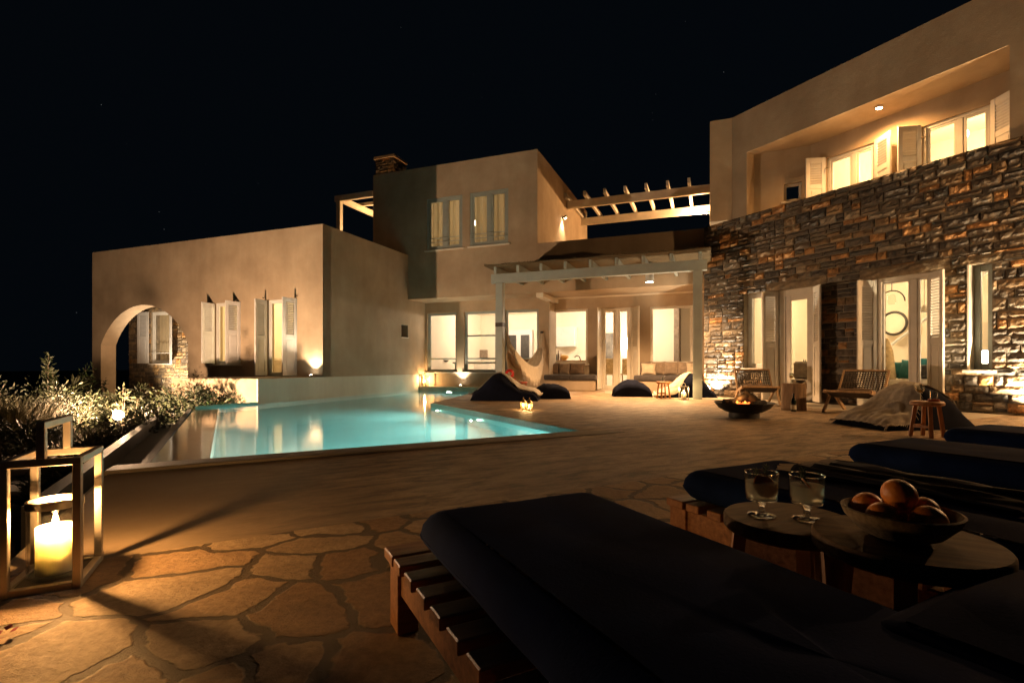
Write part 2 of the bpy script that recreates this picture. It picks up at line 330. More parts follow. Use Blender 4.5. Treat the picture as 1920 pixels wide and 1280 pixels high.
    def build(s, name, m, parent=None, loc=None, mods=()):
        """verts are world for world-built things (parent has an origin in ORG) and local otherwise"""
        org = ORG.get(parent.name, Vector((0, 0, 0))) if parent else (Vector(loc) if loc is not None else Vector((0, 0, 0)))
        me = bpy.data.meshes.new(name); me.from_pydata([v - org for v in s.v], [], s.f)
        me.polygons.foreach_set('use_smooth', s.sm)
        if any(c is not None for c in s.c):
            ca = me.color_attributes.new('stone', 'FLOAT_COLOR', 'CORNER'); i = 0
            for p, c in zip(me.polygons, s.c):
                c = c or (.2, .17, .13)
                for li in p.loop_indices: ca.data[li].color = (c[0], c[1], c[2], 1)
        me.validate(); me.update()
        if any(s.sm): me.set_sharp_from_angle(angle=R(42))
        o = bpy.data.objects.new(name, me); COL.objects.link(o); me.materials.append(MATS[m])
        if parent: o.parent = parent; ORG[o.name] = org
        else: o.location = org; ORG[o.name] = org
        for typ, kw in mods:
            md = o.modifiers.new(typ.lower(), typ)
            for k, v in kw.items(): setattr(md, k, v)
        return o
BEV = lambda w=.006, n=2: ('BEVEL', dict(width=w, segments=n, limit_method='ANGLE', angle_limit=R(40)))
SUB = lambda n=1: ('SUBSURF', dict(levels=n, render_levels=n))
SOL = lambda t=.01: ('SOLIDIFY', dict(thickness=t, offset=0))
def tag(o, label=None, cat=None, group=None, kind=None):
    if label: o['label'] = label
    if cat: o['category'] = cat
    if group: o['group'] = group
    if kind: o['kind'] = kind
    return o
def thing(name, label, cat, loc=(0, 0, 0), rz=0., group=None, world=False):
    o = bpy.data.objects.new(name, None); COL.objects.link(o); o.location = loc; o.rotation_euler = (0, 0, rz)
    o.empty_display_size = .2
    ORG[o.name] = Vector(loc) if world else Vector((0, 0, 0))
    return tag(o, label, cat, group)
def dup(o, loc=None, rz=None, label=None, parent=None, group=None):
    c = o.copy(); COL.objects.link(c)
    if parent: c.parent = parent
    if loc is not None: c.location = loc
    if rz is not None: c.rotation_euler = (0, 0, rz)
    if label: c['label'] = label
    if group: c['group'] = group
    for ch in list(o.children): dup(ch, parent=c)
    return c
def lamp(kind, loc, power, col, size=.05, target=None, spot=None, blend=.6, name='light'):
    d = bpy.data.lights.new(name, kind); d.energy = power; d.color = col
    if kind == 'AREA': d.shape = 'DISK'; d.size = size
    else: d.shadow_soft_size = size
    if spot: d.spot_size = R(spot); d.spot_blend = blend
    o = bpy.data.objects.new(name, d); COL.objects.link(o); o.location = loc
    if target is not None: o.rotation_euler = (Vector(target) - Vector(loc)).to_track_quat('-Z', 'Y').to_euler()
    return o
WARM = (1, .66, .34); WARM2 = (1, .74, .46); CREAM = (1, .80, .56)

def wall_holes(mb, fr, u0, u1, z0, z1, w0, w1, holes):
    us = sorted({u0, u1, *[h[0] for h in holes], *[h[1] for h in holes]}); us = [u for u in us if u0 <= u <= u1]
    zs = sorted({z0, z1, *[h[2] for h in holes], *[h[3] for h in holes]}); zs = [z for z in zs if z0 <= z <= z1]
    nu, nz = len(us) - 1, len(zs) - 1
    def solid(i, j):
        if i < 0 or j < 0 or i >= nu or j >= nz: return False
        uc = (us[i] + us[i + 1]) / 2; zc = (zs[j] + zs[j + 1]) / 2
        return not any(h[0] < uc < h[1] and h[2] < zc < h[3] for h in holes)
    for i in range(nu):
        for j in range(nz):
            if not solid(i, j): continue
            a, b, c, d = us[i], us[i + 1], zs[j], zs[j + 1]
            mb.quad(fr(a, w0, c), fr(b, w0, c), fr(b, w0, d), fr(a, w0, d))
            mb.quad(fr(b, w1, c), fr(a, w1, c), fr(a, w1, d), fr(b, w1, d))
            if not solid(i - 1, j): mb.quad(fr(a, w1, c), fr(a, w0, c), fr(a, w0, d), fr(a, w1, d))
            if not solid(i + 1, j): mb.quad(fr(b, w0, c), fr(b, w1, c), fr(b, w1, d), fr(b, w0, d))
            if not solid(i, j - 1): mb.quad(fr(a, w0, c), fr(a, w1, c), fr(b, w1, c), fr(b, w0, c))
            if not solid(i, j + 1): mb.quad(fr(a, w0, d), fr(b, w0, d), fr(b, w1, d), fr(a, w1, d))
    return mb
def window(house, fr, u0, u1, z0, z1, w, name='window', fw=.06, dp=.07, vert=(), horiz=(), m='white_paint', pane='pane', sill=None, label=None, leaf=0., bars=()):
    """frame mesh (part) with a pane and a sill below it (sub-parts); vert / horiz are fractions with a bar"""
    mb = MB()
    mb.rbox(u0, u0 + fw, w, w + dp, z0, z1, .006, fr); mb.rbox(u1 - fw, u1, w, w + dp, z0, z1, .006, fr)
    mb.rbox(u0 + fw, u1 - fw, w + .002, w + dp, z1 - fw, z1, .006, fr); mb.rbox(u0 + fw, u1 - fw, w + .002, w + dp, z0, z0 + fw, .006, fr)
    for x in vert:
        uc = u0 + (u1 - u0) * x; mb.rbox(uc - fw * .7, uc + fw * .7, w + .006, w + dp - .004, z0 + fw, z1 - fw, .005, fr)
    for x in horiz:
        zc = z0 + (z1 - z0) * x; mb.rbox(u0 + fw, u1 - fw, w + .010, w + dp - .008, zc - fw * .5, zc + fw * .5, .005, fr)
    if leaf:   # second, inner casement frame round every light
        xs = [u0 + fw] + [u0 + (u1 - u0) * x for x in vert] + [u1 - fw]
        for i in range(len(xs) - 1):
            a = xs[i] + (fw * .7 if i else 0) + .004; b_ = xs[i + 1] - (fw * .7 if i < len(xs) - 2 else 0) - .004
            mb.rbox(a, a + leaf, w + .016, w + dp - .012, z0 + fw, z1 - fw, .004, fr); mb.rbox(b_ - leaf, b_, w + .016, w + dp - .012, z0 + fw, z1 - fw, .004, fr)
            mb.rbox(a + leaf, b_ - leaf, w + .018, w + dp - .014, z1 - fw - leaf, z1 - fw, .004, fr); mb.rbox(a + leaf, b_ - leaf, w + .018, w + dp - .014, z0 + fw, z0 + fw + leaf, .004, fr)
    win = mb.build(name, m, house); tag(win, label)
    p = MB().quad(fr(u0 + .01, w + dp * .5, z0 + .01), fr(u1 - .01, w + dp * .5, z0 + .01), fr(u1 - .01, w + dp * .5, z1 - .01), fr(u0 + .01, w + dp * .5, z1 - .01))
    p.build('pane', pane, win)
    if sill: MB().rbox(u0 - .06, u1 + .06, sill[0], w + dp, z0 - .045, z0 - .002, .006, fr).build('sill', sill[1] if len(sill) > 1 else 'cream_paint', win)
    if bars:
        g = MB()
        for z in bars: g.tube([fr(u0 + .02, w - .05, z), fr(u1 - .02, w - .05, z)], .012, 6)
        g.build('guard_rail', m, win)
    return win
def shutter(parent, fr, hu, w, z0, z1, width, ang, side, m='shutter_paint', t=.035):
    """louvred shutter hinged at u=hu; ang 0 lies over the opening, 90 stands out, 180 flat on the wall. side=+1: leaf covers towards +u"""
    a = R(ang); cu = math.cos(a) * side; cw = -math.sin(a)
    nx = (-cw * side, cu * side)
    def T(x, y, z): return fr(hu + cu * x + nx[0] * y, w + cw * x + nx[1] * y, z)
    mb = MB(); st = min(.085, width * .2); H = z1 - z0
    mb.rbox(0, st, 0, t, z0, z1, .004, T); mb.rbox(width - st, width, 0, t, z0, z1, .004, T)
    zm = z0 + H * .50
    for (a0, a1) in ((z0, z0 + .11), (zm - .05, zm + .05), (z1 - .10, z1)): mb.rbox(st, width - st, .002, t - .002, a0, a1, .004, T)
    mb.rbox(st, width - st, .012, t - .012, z0 + .11, zm - .05, .003, T)
    mb.rbox(st + .03, width - st - .03, .006, t - .006, z0 + .15, zm - .09, .004, T)
    n = max(6, int((z1 - zm - .15) / .045)); dz = (z1 - .10 - zm - .05) / n
    for i in range(n):
        zc = zm + .05 + dz * (i + .5)
        mb.hexa([T(st, .004, zc - dz * .45), T(width - st, .004, zc - dz * .45), T(width - st, t - .004, zc + dz * .25), T(st, t - .004, zc + dz * .25),
                 T(st, .004, zc - dz * .25), T(width - st, .004, zc - dz * .25), T(width - st, t - .004, zc + dz * .45), T(st, t - .004, zc + dz * .45)])
    s_ = mb.build('shutter', m, parent)
    return s_
# ============================================================ SETTING
def sheet(name, pts, z, m, kind='structure', loc=None):
    import bmesh
    bm = bmesh.new(); vs = [bm.verts.new((p[0], p[1], 0)) for p in pts]; bm.faces.new(vs)
    bm.normal_update(); bmesh.ops.triangulate(bm, faces=bm.faces[:], ngon_method='EAR_CLIP'); bm.normal_update()
    for f in bm.faces:
        if f.normal.z < 0: f.normal_flip()
    me = bpy.data.meshes.new(name); bm.to_mesh(me); bm.free()
    o = bpy.data.objects.new(name, me); COL.objects.link(o); o.location = (0, 0, z); me.materials.append(MATS[m]); o['kind'] = kind; return o
d2 = lambda u, w: tuple(FD(u, w))[:2]
PA, PB, PC = d2(-.55, 4.58), d2(3.45, 4.58), d2(3.50, 9.5)
PE, PF = (-.70, 15.75), tuple(FB(.0, 4.42))[:2]
PG, PH = tuple(FB(0, -1.92))[:2], d2(-.50, 11.25)
GZ = -.62
sheet('patio', [d2(-.68, 2.42), d2(14, 2.42), d2(14, 18), (4.5, 24), (-2.0, 20), tuple(FB(.3, 4.42))[:2], PF, PE, PC, PB, PA, d2(-.68, 4.58)], 0, 'patio')
sheet('paving', [d2(-.68, -3), d2(14, -3), d2(14, 2.42), d2(-.68, 2.42)], 0, 'flagstone')
sheet('pavement', [d2(8.75, 3.0), d2(10.2, 3.0), d2(10.2, 12.4), d2(8.75, 10.6)], .004, 'pale_concrete')
sheet('ground', [(-400, -200), (400, -200), (400, 600), (-400, 600)], -3.4, 'soil')
sheet('garden_soil', [d2(-.70, -4), d2(-.70, 11.9), tuple(FB(0, -1.9))[:2], tuple(FB(0, 3))[:2], (-16, 24), (-40, 20), (-40, -4)], GZ, 'soil')
gp = MB()
gp.hexa([Vector((*d2(-.70, -4), -3.3)), Vector((*d2(-.682, -4), -3.3)), Vector((*d2(-.682, 4.5), -3.3)), Vector((*d2(-.70, 4.5), -3.3)),
         Vector((*d2(-.70, -4), -.004)), Vector((*d2(-.682, -4), -.004)), Vector((*d2(-.682, 4.5), -.004)), Vector((*d2(-.70, 4.5), -.004))])
tag(gp.build('terrace_edge', 'coping_stone'), kind='structure')
# garden path: pale slabs seen through the lantern and beyond it
pth = MB()
for (x, y, a, L, W) in ((-4.9, 5.35, .02, 1.5, .34), (-4.75, 4.55, .05, 1.7, .30), (-6.3, 6.4, .5, 1.2, .5), (-6.0, 7.6, 1.0, 1.3, .5), (-6.5, 4.2, -.1, 1.5, .3)):
    ca, sa = math.cos(a), math.sin(a)
    T = lambda u, w, z, x=x, y=y, ca=ca, sa=sa: Vector((x + ca * u - sa * w, y + sa * u + ca * w, z))
    pth.rbox(-L / 2, L / 2, -W / 2, W / 2, GZ - .02, GZ + .07, .015, T)
tag(pth.build('path', 'path_stone'), kind='structure')

# ============================================================ SWIMMING POOL
pool = thing('swimming_pool', 'turquoise lit infinity pool with a stone coping in the terrace', 'swimming pool', (*d2(1.4, 7), -1.4), world=True)
ZB, ZW = -1.35, -.075
b = MB()
pts = [PA, PB, PC, PE, PF, PG, PH]
def wallq(a, c, z0, z1, mb=b): mb.quad(Vector((*a, z0)), Vector((*c, z0)), Vector((*c, z1)), Vector((*a, z1)))
wallq(PA, PB, ZB, -.001); wallq(PB, PC, ZB, -.001); wallq(PC, PE, ZB, -.001); wallq(PE, PF, ZB, .058); wallq(PF, PG, ZB, -.03); wallq(PG, PH, ZB, -.03)
import bmesh
bm = bmesh.new(); bm.faces.new([bm.verts.new((p[0], p[1], ZB)) for p in pts]); bm.normal_update(); bmesh.ops.triangulate(bm, faces=bm.faces[:], ngon_method='EAR_CLIP'); bm.verts.index_update()
b.add([v.co.copy() for v in bm.verts], [tuple(v.index for v in f.verts) for f in bm.faces]); bm.free()
b.build('basin', 'pool_plaster', pool)
w_ = MB()   # broad weir just under the water along the garden side
fw = lambda u, w, z: FD(u, w, z)
w_.box(-.55, -.12, 4.60, 11.05, ZB, -.13, fw); w_.build('weir', 'weir_plaster', pool)
g = MB()
g.box(-.62, -.552, 4.58, 11.3, GZ - .3, -.088, fw); g.box(-1.02, -.62, 4.35, 11.2, GZ - .3, -.33, fw); g.box(-1.12, -1.02, 4.30, 11.2, GZ - .3, -.16, fw)
g.build('overflow_gutter', 'gutter_concrete', pool)
tl = MB()
for a, c in ((PB, PC), (PC, PE), (PE, PF)):
    a_, c_ = Vector((*a, 0)), Vector((*c, 0)); nn = Vector((-(c_ - a_).y, (c_ - a_).x, 0)).normalized() * .012; z1 = .052 if c is PF else -.004
    tl.hexa([a_ + Vector((0, 0, -.16)), c_ + Vector((0, 0, -.16)), c_ + nn + Vector((0, 0, -.16)), a_ + nn + Vector((0, 0, -.16)), a_ + Vector((0, 0, z1)), c_ + Vector((0, 0, z1)), c_ + nn + Vector((0, 0, z1)), a_ + nn + Vector((0, 0, z1))])
tl.build('waterline_tile', 'waterline_tile', pool)
cp = MB()
cp.hexa([FD(-.70, 4.25, -.05), FD(3.75, 4.27, -.002), FD(3.55, 4.578, -.05), FD(-.70, 4.578, -.05), FD(-.70, 4.25, .030), FD(3.75, 4.27, .006), FD(3.55, 4.578, .006), FD(-.70, 4.578, .012)])
cp.build('coping', 'coping_stone', pool, mods=[BEV(.006, 2)])
gr = MB()
gr.hexa([FD(-.68, 4.225, .002), FD(3.78, 4.255, .002), FD(3.78, 4.266, .002), FD(-.68, 4.248, .002), FD(-.68, 4.225, .007), FD(3.78, 4.255, .005), FD(3.78, 4.266, .005), FD(-.68, 4.248, .007)])
gr.build('joint', 'dark_iron', pool)
for (u, w, dx) in ((3.47, 7.2, -1), (3.47, 9.0, -1), (1.0, 4.62, 0), (2.6, 4.62, 0)):
    l_ = MB(); T = (lambda a, c, z, u=u, w=w: FD(u + a, w + c, z))
    if dx: l_.rbox(-.05, -.02, -.05, .05, -.50, -.40, .01, T)
    else: l_.rbox(-.05, .05, -.035, -.005, -.50, -.40, .01, T)
    l_.build('pool_lamp', 'lamp_glow_soft', pool)
wm = MB(); bm = bmesh.new(); bm.faces.new([bm.verts.new((p[0], p[1], ZW)) for p in pts]); bm.normal_update(); bmesh.ops.triangulate(bm, faces=bm.faces[:], ngon_method='EAR_CLIP'); bm.normal_update()
for f in bm.faces:
    if f.normal.z < 0: f.normal_flip()
bm.verts.index_update(); wm.add([v.co.copy() for v in bm.verts], [tuple(v.index for v in f.verts) for f in bm.faces]); bm.free()
tag(wm.build('water', 'pool_water', loc=(*d2(1.4, 7), ZW)), kind='structure')
POOLC = (.82, 1.0, .90)
for (u, w, tu, tw, p) in ((3.30, 7.2, 0, 8 , 15), (3.3, 9.1, 0, 10 , 15), (1.0, 4.75, 1, 12 , 15), (2.6, 4.75, 2.6, 12 , 15)):
    lamp('AREA', FD(u, w, -.45), p, POOLC, .10, target=FD(tu, tw, -.9), name='pool_light')
lamp('AREA', FB(1.2, 4.25, -.45), 12, POOLC, .2, target=FB(.6, 0, -1), name='pool_light')

# ============================================================ LEFT SINGLE-STOREY HOUSE
hl = thing('house', 'single-storey plastered house with an arched porch beside the pool', 'house', (*FB(-4, 2)[:2], GZ), world=True)
ZT, TZ = 4.19, .45
mb = MB()
uW0, uW1 = FB.U(399), FB.U(451); zW0, zW1 = FB.Z(425, 682.5), FB.Z(425, 566)
uD0, uD1 = FB.U(497), FB.U(557); zD0, zD1 = TZ + .01, FB.Z(525, 560)
aL, aR = -8.41, -4.67
wall_holes(mb, FB, aR, 0, GZ - .3, ZT, 0, .3, [(uW0, uW1, zW0, zW1), (uD0, uD1, zD0, zD1)])
wall_holes(mb, FB, -8.82, aL, GZ - .3, ZT, 0, .42, [])
N = 28; spr, rise = 1.36, 1.13; ac = (aL + aR) / 2; ha = (aR - aL) / 2; Rr = (ha * ha + rise * rise) / (2 * rise)
arcz = lambda u: spr + math.sqrt(max(0, Rr * Rr - (u - ac) ** 2)) - (Rr - rise)
for i in range(N):
    a = aL + (aR - aL) * i / N; c = aL + (aR - aL) * (i + 1) / N
    mb.quad(FB(a, 0, arcz(a)), FB(c, 0, arcz(c)), FB(c, 0, ZT), FB(a, 0, ZT)); mb.quad(FB(c, .42, arcz(c)), FB(a, .42, arcz(a)), FB(a, .42, ZT), FB(c, .42, ZT))
    mb.quad(FB(a, 0, arcz(a)), FB(a, .42, arcz(a)), FB(c, .42, arcz(c)), FB(c, 0, arcz(c))); mb.quad(FB(a, 0, ZT), FB(c, 0, ZT), FB(c, .42, ZT), FB(a, .42, ZT))
mb.box(-4.64, -4.3, .31, 2.0, GZ - .3, 3.2, FB)                         # porch side wall
mb.box(-8.82, -8.5, .42, 5.5, 2.75, ZT, FB)                             # lintel over the open porch side
v0, v1, vz0, vz1 = FS.U(752.5), FS.U(765), FS.Z(758, 632), FS.Z(758, 609)
wall_holes(mb, FS, .30, 4.82, TZ, ZT, 0, .3, [(v0, v1, vz0, vz1)])
mb.quad(FS(0, 0, TZ), FS(.3, 0, TZ), FS(.3, 0, ZT), FS(0, 0, ZT))
mb.build('wall', 'plaster', hl)
MB().box(v0 - .02, v1 + .02, .22, .26, vz0 - .02, vz1 + .02, FS).build('vent', 'dark_metal', hl)
MB().rbox(v0 - .03, v1 + .03, -.02, .2, vz0 - .03, vz0, .004, FS).build('vent_sill', 'cream_paint', hl)
rf = MB(); rf.box(-8.5, -.3, .42, 9.0, 3.72, 3.86, FB); rf.box(-8.5, -4.3, .42, 2.0, 2.95, 3.05, FB); rf.build('roof', 'plaster', hl)
tr = MB(); tr.box(-2.62, 0.0, -1.90, .0, TZ - .10, TZ, FB); tr.box(-2.60, -.03, -1.86, -.004, GZ - .3, TZ - .10, FB); tr.build('terrace', 'plaster', hl)
pl = MB(); pl.box(-.03, .006, -1.93, 4.43, -1.4, TZ, FB); pl.build('plinth', 'plaster_pale', hl)
mb = MB(); rm = (-4.2, -.32, .32, 4.4, TZ + .005, 3.3)
def room(mb, fr, u0, u1, w0, w1, z0, z1):
    mb.quad(fr(u0, w1, z0), fr(u1, w1, z0), fr(u1, w1, z1), fr(u0, w1, z1)); mb.quad(fr(u0, w0, z0), fr(u0, w1, z0), fr(u0, w1, z1), fr(u0, w0, z1))
    mb.quad(fr(u1, w0, z0), fr(u1, w1, z0), fr(u1, w1, z1), fr(u1, w0, z1)); mb.quad(fr(u0, w0, z1), fr(u1, w0, z1), fr(u1, w1, z1), fr(u0, w1, z1))
    mb.quad(fr(u0, w0, z0), fr(u1, w0, z0), fr(u1, w1, z0), fr(u0, w1, z0)); return mb
room(mb, FB, *rm).build('room', 'interior', hl)
W = window(hl, FB, uW0, uW1, zW0, zW1, .10, fw=.05, sill=(-.06,), leaf=.04, vert=(.5,))
shutter(W, FB, uW0 + .01, .02, zW0 + .02, zW1 - .02, .42, 82, 1); shutter(W, FB, uW1 - .01, .02, zW0 + .02, zW1 - .02, .42, 84, -1)
D = window(hl, FB, uD0, uD1, zD0, zD1, .10, name='door', fw=.05, leaf=.05, vert=(.5,))
shutter(D, FB, uD0 + .01, .02, zD0 + .02, zD1 - .02, .42, 82, 1); shutter(D, FB, uD1 - .01, .02, zD0 + .02, zD1 - .02, .42, 82, -1)
for u, z in ((uW0 - .03, zW1 + .03), (uW1 - .2, zW1 + .03), (uD0 - .03, zD1 + .04), (uD1 + .02, zD1 + .04), (uW1 + .03, zW0 + .12)): MB().tube([FB(u, -.005, z), FB(u, -.05, z), FB(u + .02, -.06, z + .015)], .008, 6).build('shutter_hook', 'dark_iron', hl)
# stone room seen through the arch
sw0 = 2.0; aw0, aw1 = FB.U(283, sw0), FB.U(322, sw0); az0, az1 = FB.Z(300, 681, sw0), FB.Z(300, 584, sw0)
PAL = [((.075, .07, .068), 40), ((.11, .095, .08), 26), ((.17, .125, .08), 20), ((.30, .17, .075), 10), ((.19, .18, .165), 10), ((.055, .055, .058), 16)]
PALW = [p for p, k in PAL for _ in range(k)]
def rubble(mb, fr, u0, u1, z0, z1, w, openings, rnd, hmin=.085, hmax=.19, lmin=.14, lmax=.48, dep=.042, pal=PALW, res=.055):
    keys = sorted({z0, z1, *[k for o in openings for k in o[2:4] if z0 < k < z1]})
    for k0, k1 in zip(keys, keys[1:]):
        z = k0
        while z < k1 - 1e-4:
            h = rnd.uniform(hmin, hmax)
            if k1 - z - h < hmin * .7: h = k1 - z
            segs = [(u0, u1)]
            for o in openings:
                if o[2] < z + h / 2 < o[3]: segs = [s for a, b in segs for s in ((a, min(b, o[0])), (max(a, o[1]), b)) if s[1] - s[0] > .02]
            for a, b in segs:
                u = a - rnd.uniform(0, lmax * .5); first = True
                while u < b - 1e-4:
                    L = rnd.uniform(lmin, lmax) * (1 if h < .15 else .8); big = h > .125 and rnd.random() < .16
                    if big: L = h * rnd.uniform(1.1, 1.9)
                    e = u + L
                    if b - e < lmin * .6: e = b
                    s = max(u, a); u = e
                    if e - s < .03: continue
                    parts = [(z, z + h)]
                    if h > .13 and not big and rnd.random() < .45:
                        q = z + h * rnd.uniform(.38, .62); parts = [(z, q), (q, z + h)]
                    for p0, p1 in parts: stone(mb, fr, s + .009, e - .009, p0 + .008, p1 - .008, w, dep, rnd, rnd.choice(((.30, .175, .075), (.35, .21, .095), (.22, .16, .10), (.24, .21, .17))) if big else rnd.choice(pal), res)
            z += h
def stone(mb, fr, a, b, z0, z1, w, dep, rnd, col, res):
    nu = max(2, min(9, int((b - a) / res) + 1)); nz = max(2, min(6, int((z1 - z0) / res) + 1))
    base = dep * rnd.uniform(.45, 1.0); sd = Vector((rnd.uniform(0, 99), rnd.uniform(0, 99), 0)); tl = rnd.uniform(-.012, .012); tz = rnd.uniform(-.012, .012)
    vs = []
    k = rnd.uniform(.85, 1.2); col = tuple(c * k for c in col)
    for j in range(nz + 1):
        for i in range(nu + 1):
            x, y = i / nu, j / nz; edge = i in (0, nu) or j in (0, nz)
            uu = a + (b - a) * x; zz = z0 + (z1 - z0) * y
            nn = noise.noise(sd + Vector((uu * 11, zz * 16, 0))); n2 = noise.noise(sd + Vector((uu * 31, zz * 40, 7)))
            d = base + nn * .022 + n2 * .012 + tl * (x - .5) + tz * (y - .5)
            if edge:
                d = base * .45 + nn * .01; uu += n2 * .006; zz += nn * .005
            vs.append(fr(uu, w - max(.004, d), zz))
    fs = [(j * (nu + 1) + i, j * (nu + 1) + i + 1, (j + 1) * (nu + 1) + i + 1, (j + 1) * (nu + 1) + i) for j in range(nz) for i in range(nu)]
    mb.add(vs, fs, col=col)
    ring = [i for i in range(nu + 1)] + [(j * (nu + 1) + nu) for j in range(1, nz + 1)] + [nz * (nu + 1) + i for i in range(nu - 1, -1, -1)] + [j * (nu + 1) for j in range(nz - 1, 0, -1)]
    back = []
    for r_ in ring:
        x = r_ % (nu + 1); y = r_ // (nu + 1); back.append(fr(a + (b - a) * x / nu, w + .004, z0 + (z1 - z0) * y / nz))
    n = len(ring); mb.add([vs[r_] for r_ in ring] + back, [(i, i + n, (i + 1) % n + n, (i + 1) % n) for i in range(n)], col=col)
rnd = random.Random(3)
sL = FB.U(242, sw0)
PALL = [(.20, .17, .13)] * 5 + [(.27, .22, .15)] * 4 + [(.14, .125, .11)] * 4 + [(.33, .24, .13)] * 2
mb = MB(); rubble(mb, FB, sL, -4.64, GZ - .3, 2.95, sw0, [(aw0, aw1, az0, az1)], rnd, pal=PALL, res=.08)
mb.build('stone_wall', 'rubble', hl)
wall_holes(MB(), FB, sL, -4.64, GZ - .3, 2.95, sw0 + .002, sw0 + .35, [(aw0, aw1, az0, az1)]).build('stone_backing', 'mortar', hl)
room(MB(), FB, sL + .1, -4.5, sw0 + .36, 5.2, -.2, 2.9).build('porch_room', 'interior', hl)
W = window(hl, FB, aw0, aw1, az0, az1, sw0 + .05, fw=.06, vert=(), leaf=.05, horiz=(), sill=(sw0 - .06,), bars=(az0 + .35,))
shutter(W, FB, aw0 - .02, sw0 - .05, az0, az1, .42, 165, 1); shutter(W, FB, aw1 + .02, sw0 - .05, az0, az1, .42, 150, -1)
cu = MB(); cu.grid(lambda a, c: FB(aw0 + .02 + (aw1 - aw0 - .04) * a, sw0 + .3 + .03 * math.sin(a * 30), az0 + (az1 - az0) * c), 40, 2); cu.build('curtain', 'curtain', hl)

# ============================================================ MAIN TWO-STOREY HOUSE
hm = thing('house', 'two-storey plastered main house with two curtained upper windows', 'house', (*FB(3, 6)[:2], 0), world=True)
wf, ZO, ZP, ZR = 3.79, 2.80, 4.19, 6.86
uR = 4.26
b3 = (FB.U(800, wf), FB.U(867, wf), FB.Z(833, 467, wf), FB.Z(833, 369, wf))
b4 = (FB.U(881, wf), FB.U(953, wf), FB.Z(917, 459, wf), FB.Z(917, 357, wf))
mb = MB()
wall_holes(mb, FB, -1.31, uR, ZO, ZR, wf, wf + .3, [(-1.31, .002, ZO, 3.5), b3, b4])
mb.box(uR - .3, uR, wf + .3, 9.8, 3.0, ZR, FB); mb.box(-1.31, -1.0, wf + .3, 9.8, 3.4, ZR, FB); mb.box(-1.31, uR, 9.8, 10.1, 0, ZR, FB)
mb.box(uR + .002, 9.6, wf, wf + .3, ZO, ZP, FB)
# ground-floor walls
h1 = [(FB.U(a, 4.81), FB.U(c, 4.81), FB.Z(a, 697, 4.81), FB.Z(a, t, 4.81)) for a, c, t in ((801, 856, 587.5), (870, 931, 585), (946, 1010, 581))]
zwb = sum(h[2] for h in h1) / 3; zwt = sum(h[3] for h in h1) / 3; h1 = [(a, c, zwb, zwt) for a, c, _, _ in h1]
wall_holes(mb, FB, -.2, 4.30, -.2, ZO, 4.81, 5.0, h1)
mb.box(4.16, 4.30, 5.0, 5.56, 0, ZO, FB)
k1 = (FB.U(1036, 5.4), FB.U(1102, 5.4), FB.Z(1036, 682, 5.4), FB.Z(1036, 581, 5.4))
kd = (FB.U(1127, 5.4), FB.U(1183, 5.4), .02, FB.Z(1127, 578, 5.4))
k2 = (FB.U(1219, 5.4), FB.U(1299, 5.4), FB.Z(1219, 682, 5.4), FB.Z(1219, 575, 5.4))
wall_holes(mb, FB, 4.30, 10.4, -.2, ZO, 5.4, 5.58, [k1, kd, k2])
mb.build('wall', 'plaster', hm)
rf = MB(); rf.box(-1.0, uR - .3, wf + .3, 9.8, 6.45, 6.6, FB); rf.box(uR, 10.4, wf + .3, 10.0, 3.3, 3.45, FB); rf.build('roof', 'plaster', hm)
MB().box(.002, 10.4, wf + .002, 5.8, ZO + .002, ZO + .2, FB).build('soffit', 'plaster', hm)
MB().rbox(4.2, 4.42, wf + .05, 5.42, ZO - .13, ZO, .01, FB).build('beam', 'cream_paint', hm)
MB().box(-.02, 3.95, 4.40, 4.81, -.3, .06, FB).build('ledge', 'plaster', hm)
mb = MB(); room(mb, FB, .02, 9.4, 5.0, 9.2, .01, 2.79); mb.build('room', 'interior', hm)
MB().box(.02, 9.4, 5.0, 9.2, -.01, .016, FB).build('floor', 'interior_floor', hm)
room(MB(), FB, -.98, uR - .32, wf + .32, 7.5, 3.9, 6.4).build('upper_room', 'interior', hm)
W1 = window(hm, FB, *h1[0], 4.88, fw=.05, horiz=(.22,), m='grey_paint', leaf=.03, sill=(4.76,))
W2 = window(hm, FB, *h1[1], 4.88, fw=.05, horiz=(.22, .60), m='grey_paint', leaf=.03, sill=(4.76,))
W3 = window(hm, FB, *h1[2], 4.88, fw=.05, horiz=(.22,), m='grey_paint', leaf=.03, sill=(4.76,))
window(hm, FB, *k1, 5.44, fw=.07, m='cream_paint', sill=(5.34,))
window(hm, FB, *k2, 5.44, fw=.07, m='cream_paint', sill=(5.34,), vert=())
D = window(hm, FB, *kd, 5.44, name='door', fw=.06, m='cream_paint', vert=(.52,), leaf=.06)
shutter(D, FB, kd[0] - .01, 5.39, .04, kd[3] - .02, .46, 92, 1, 'cream_paint'); shutter(D, FB, kd[1] + .02, 5.39, .04, kd[3] - .02, .46, 128, -1, 'cream_paint')
for q in (b3, b4):
    Wq = window(hm, FB, *q, wf + .02, fw=.07, dp=.09, m='grey_paint', vert=(.52,), leaf=.05, pane='pane_dark', sill=(wf - .06,), bars=(q[2] + .22, q[2] + .34))
    cm = MB(); cm.grid(lambda a, c: FB(q[0] + .05 + (q[1] - q[0] - .1) * a, wf + .27 + .03 * math.sin(a * 34) + .012 * math.sin(a * 71), q[2] + .04 + (q[3] - q[2] - .08) * c), 90, 2)
    cm.build('curtain', 'curtain', Wq)
sd0, sd1 = 8.2, 8.75
FT = Frame(*FB(uR, 0)[:2], .36, .933, -.933, .36)
MB().rbox(8.15, 8.75, -.02, .02, 3.6, 5.1, .01, FT).build('door', 'cream_paint', hm)
ch = thing('chimney', 'dark stone chimney stack on the upper roof', 'chimney', (*FB(-.9, 5.6)[:2], 6.5), world=True)
